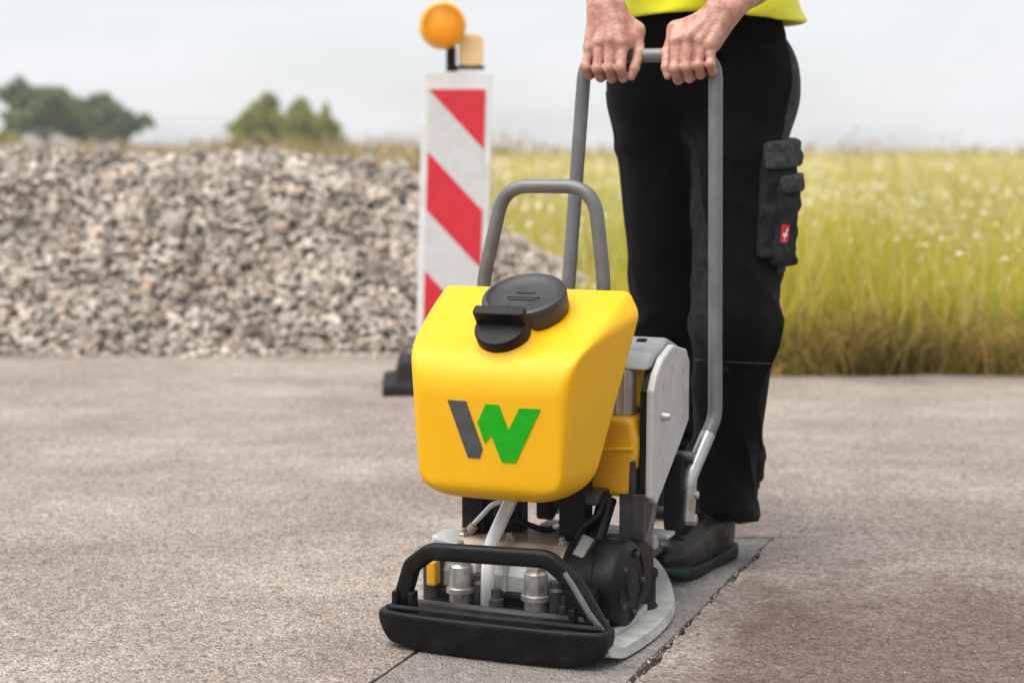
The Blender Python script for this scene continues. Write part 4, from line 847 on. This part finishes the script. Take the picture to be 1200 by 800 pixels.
# cargo pockets on the outer thigh, following its surface
def leg_coords(X):
    t_ = np.clip((.95-X[2])/.46, -.3, 1.1); cx = HL[0]+(KL[0]-HL[0])*t_; cy = HL[1]+(KL[1]-HL[1])*t_
    return np.degrees(np.arctan2(X[1]-cy, X[0]-cx)), np.hypot(X[0]-cx, X[1]-cy)
SL = tuple(slice(*np.clip(((np.array(r_)-q.lo[i])/q.h).astype(int), 0, q.n[i])) for i, r_ in enumerate(((.40, .69), (3.38, 3.86), (.54, .94))))
tvol = q.v[SL]; tlo = q.lo+q.h*np.array([c_.start for c_ in SL]); tax = [q.ax[i][SL[i]] for i in range(3)]; TX3 = np.meshgrid(*tax, indexing='ij'); ang, rdist = leg_coords(TX3)
def pocket(name, a0, a1, z0, z1, off, m, tilt=0., puff=.004, k=.012, par=None):
    zc = TX3[2]-tilt*(ang+30)/100
    arc = smax((a0-ang), (ang-a1), 1.)*math.pi/180*.10; zz = smax(smax(z0-zc, zc-z1, .004), rdist-.155, .004)
    w_ = puff*np.sin(70*TX3[2]+ang*.09+2*np.sin(ang*.06))+puff*.6*np.sin(130*TX3[2]-ang*.12)
    d = smax(smax(tvol-off-w_, smax(arc, zz, .012), k), -(tvol+.02), .002); d = np.where(np.abs(tvol) > .2, .2, d)
    V, F = nets(d, tlo, q.h); V = smooth_verts(V, F, 2); return fast_obj(name, V, F, m, par or tr, True, PB), V, F
pocket('cargo_pocket', -76, 22, .632, .840, .014, 'pocket_cloth', .0)
pocket('pocket_flap', -74, 27, .812, .872, .023, 'grey_cloth', .01, .0022, .006)
pp_, PV, PF = pocket('phone_pocket', -58, 8, .615, .788, .026, 'pocket_cloth', .0, .003, .010)
pocket('phone_flap', -56, 12, .762, .800, .035, 'grey_cloth', .008, .0018, .005)
pb_ = bvh(PV, PF); dT = Vector((math.cos(R(-50)), math.sin(R(-50)), 0)); hT = pb_.ray_cast(Vector((.472, 3.56, .680))+dT*.35, -dT)
tagc, nn = (hT[0], hT[1]) if hT[0] else (Vector((.56, 3.48, .655)), dT)
if nn.dot(dT) < 0: nn = -nn
axz = (Vector((.04, .05, 1))); axz = (axz-nn*axz.dot(nn)).normalized(); ss = axz.cross(nn).normalized(); tagc = tagc+nn*.0015
g_ = G(); g_.prism(rrect(.021, .040, .002), lambda u, v_, w_: tagc+ss*u+axz*v_+nn*w_, .0022); tg = g_.obj('brand_tag', 'tag_red', tr, off=PB); tg['label'] = 'small red woven tag with a white emblem'
emb = [(-.0015, -.012), (-.0003, -.012), (-.0002, -.005), (.003, -.0035), (.0042, -.0005), (.0034, .002), (.0030, .0045), (.0040, .0085), (.0058, .0092), (.0040, .0112), (.0022, .0100), (.0016, .006), (.0012, .0030), (-.0030, .0032), (-.0062, .0012), (-.0048, -.0028), (-.0014, -.0048)]
g_ = G(); g_.prism([(a_*1.2, b_*1.15) for a_, b_ in emb[::-1]], lambda u, v_, w_: tagc+ss*u+axz*v_+nn*(.0020+w_), .0012); g_.obj('tag_emblem', 'tag_white', tg, off=PB)
# belt line and vest, shirt
q = Vol((.10, 3.40, 1.0), (.75, 4.0, 1.66), .0055)
q.ell((.425, 3.745, 1.12), (.206, .168, .16), .06); q.cone((.418, 3.74, 1.10), CH, .165, .160, .08); q.ell(CH+A(.0, 0, -.02), (.198, .148, .19), .06); q.cone(CH+UP*.095+sd_*.12, CH+UP*.105-sd_*.12, .108, .108, .05)
q.warp(lambda x, y, z, d: .006*np.sin(38*x+3*np.sin(20*z))*np.exp(-((z-1.12)/.12)**2)+.003*np.sin(50*z+20*x))
X = np.meshgrid(*q.ax, indexing='ij'); shell = np.maximum(q.v, -(q.v+.016))
hem = 1.126+.006*np.sin((X[0]-.25)*14)+.022*np.exp(-((X[0]-.425)/.03)**2); d = smax(shell, hem-X[2], .004)
neck = np.sqrt((X[0]-NK[0])**2+(X[1]-NK[1])**2)-.095; neck = np.maximum(neck, 1.46-X[2]); d = smax(d, -neck, .01)
for sh, sg in ((SHR, -1), (SHL, 1)): d = smax(d, -(np.sqrt((X[0]-sh[0]-sg*.055)**2+(X[1]-sh[1])**2+(X[2]-sh[2]+.03)**2)-.112), .01)
q.v = d; V, F = q.mesh(); fast_obj('safety_vest', smooth_verts(V, F, 1), F, 'vest_yellow', person, True, PB)
q = Vol((.08, 3.40, 1.0), (.78, 4.0, 1.70), .0065)
q.ell((.415, 3.76, 1.08), (.180, .125, .12), .05); q.cone((.412, 3.742, 1.10), CH, .140, .145, .06); q.ell(CH+A(0, 0, -.02), (.182, .13, .18), .05)
for sh, el in ((SHR, ELR), (SHL, ELL)): q.cone(CH+UP*.10, sh, .080, .074, .06); q.cone(sh, sh+(el-sh)*.72, .074, .066, .03)
q.cone(CH+UP*.12, CH+(NK-CH)*.78, .085, .070, .04); V, F = q.mesh(); fast_obj('shirt', smooth_verts(V, F, 1), F, 'shirt', person, True, PB)
# shoes
def shoe(toe, dirn, lift=0., pitch=0.):
    """toe tip on the ground, dirn heel -> toe"""
    t_ = np.array([*dirn, 0.]); t_ /= np.linalg.norm(t_); s__ = np.array([-t_[1], t_[0], 0]); Lh = .300; heel = np.array([*toe, 0.])-t_*Lh
    def P(u, w_, z): return heel+t_*u+s__*w_+UP*(z+lift)
    lo = np.minimum(P(0, 0, 0), P(Lh, 0, 0))-.09; hi = np.maximum(P(0, 0, 0), P(Lh, 0, 0))+A(.09, .09, .22)
    M = np.stack([t_, s__, UP], 1)
    def frame(q): X = np.meshgrid(*q.ax, indexing='ij'); D = [X[i]-heel[i] for i in range(3)]; return sum(D[i]*t_[i] for i in range(3)), sum(D[i]*s__[i] for i in range(3)), D[2]-lift
    root = empty('shoe_tmp', (0, 0, 0))
    # sole
    q = Vol(lo, hi, .0036); u, w_, z = frame(q); hw_ = np.interp(u, [-.01, .0, .03, .08, .14, .20, .245, .28, .297, .305], [.018, .026, .037, .038, .040, .050, .051, .040, .022, .0]); top = np.interp(u, [0, .07, .15, .23, .27, .30], [.034, .030, .026, .030, .040, .046]); bot = np.interp(u, [0, .02, .22, .30], [.004, .001, .001, .014])
    d = smax(np.abs(w_)-hw_, smax(bot-z, z-top, .004), .008); d = smax(d, np.abs(u-Lh/2)-Lh/2, .01); q.v = d; V, F = q.mesh(); so = fast_obj('sole', smooth_verts(V, F, 1), F, 'sole_rubber', None, True, PB)
    # upper
    q = Vol(lo, hi, .004)
    q.ell(P(.235, 0, .046), (.064, .046, .044), .02, M); q.ell(P(.16, 0, .05), (.085, .042, .052), .03, M); q.ell(P(.06, 0, .055), (.058, .036, .058), .03, M); q.cone(P(.085, 0, .07), P(.06, 0, .105), .040, .042, .03)
    q.cone(P(.22, 0, .062), P(.12, 0, .095), .026, .034, .03)
    u, w_, z = frame(q); q.v = smax(q.v, .022-z, .006); V, F = q.mesh(); up_ = fast_obj('upper', smooth_verts(V, F, 2), F, 'shoe_leather', None, True, PB)
    q = Vol(lo, hi, .004); q.ell(P(.240, 0, .045), (.0625, .0485, .049), 0, M); u, w_, z = frame(q); q.v = smax(smax(q.v, .028-z, .004), .226-u+.3*np.abs(w_), .004); V, F = q.mesh(); tc_ = fast_obj('toe_cap', smooth_verts(V, F, 1), F, 'shoe_leather', None, True, PB)
    g_ = G()
    for k in range(4):
        uu = .19-.022*k; zz = .080+.0105*k; g_.tube([P(uu, -.024, zz-.004), P(uu+.004, 0, zz+.009), P(uu, .024, zz-.004)], .0028, 6, up=(0, 0, 1))
    la = g_.obj('laces', 'lace_blue', None, smooth=True, off=PB)
    bpy.data.objects.remove(root)
    return so, up_, tc_, la, P
sh_root = []
for toe, dr, nm in (((.282, 3.288), (-.58, -.81), 0), ((.325, 3.868), (-.30, -.95), 1)):
    so, up_, tc_, la, P = shoe(toe, dr)
    up_.name = 'shoe'; up_.parent = person
    for o in (so, tc_, la): o.parent = up_
    g_ = G(); g_.tube([P(.262, .051, .022), P(.278, .044, .024), P(.291, .031, .026), P(.300, .012, .027)], .010, 10, up=(0, 0, 1)); gi = g_.obj('sole_insert', 'sole_green', up_, smooth=True, off=PB); gi['label'] = 'dark green insert at the toe of the sole'
    g_ = G(); g_.tube([P(.262, -.051, .022), P(.278, -.044, .024), P(.291, -.031, .026), P(.300, -.012, .027)], .010, 10, up=(0, 0, 1)); g_.obj('sole_insert', 'sole_green', up_, smooth=True, off=PB)

# ------------------------------------------------------------------ air: thin haze over the whole place
g_ = G(); g_.box((0, 60, 5.), (140, 180, 12.2)); hz = g_.obj('haze', 'grit'); hz['kind'] = 'stuff'; hz['label'] = 'thin pale haze in the air over the whole place'; hz['category'] = 'haze'
hm = bpy.data.materials.new('haze'); hm.use_nodes = True; hm.node_tree.nodes.remove(hm.node_tree.nodes['Principled BSDF'])
pv_ = hm.node_tree.nodes.new('ShaderNodeVolumePrincipled'); pv_.inputs['Density'].default_value = .0010; pv_.inputs['Color'].default_value = (.92, .94, .97, 1); pv_.inputs['Anisotropy'].default_value = .2
hm.node_tree.links.new(pv_.outputs['Volume'], hm.node_tree.nodes['Material Output'].inputs['Volume']); hz.data.materials.clear(); hz.data.materials.append(hm)
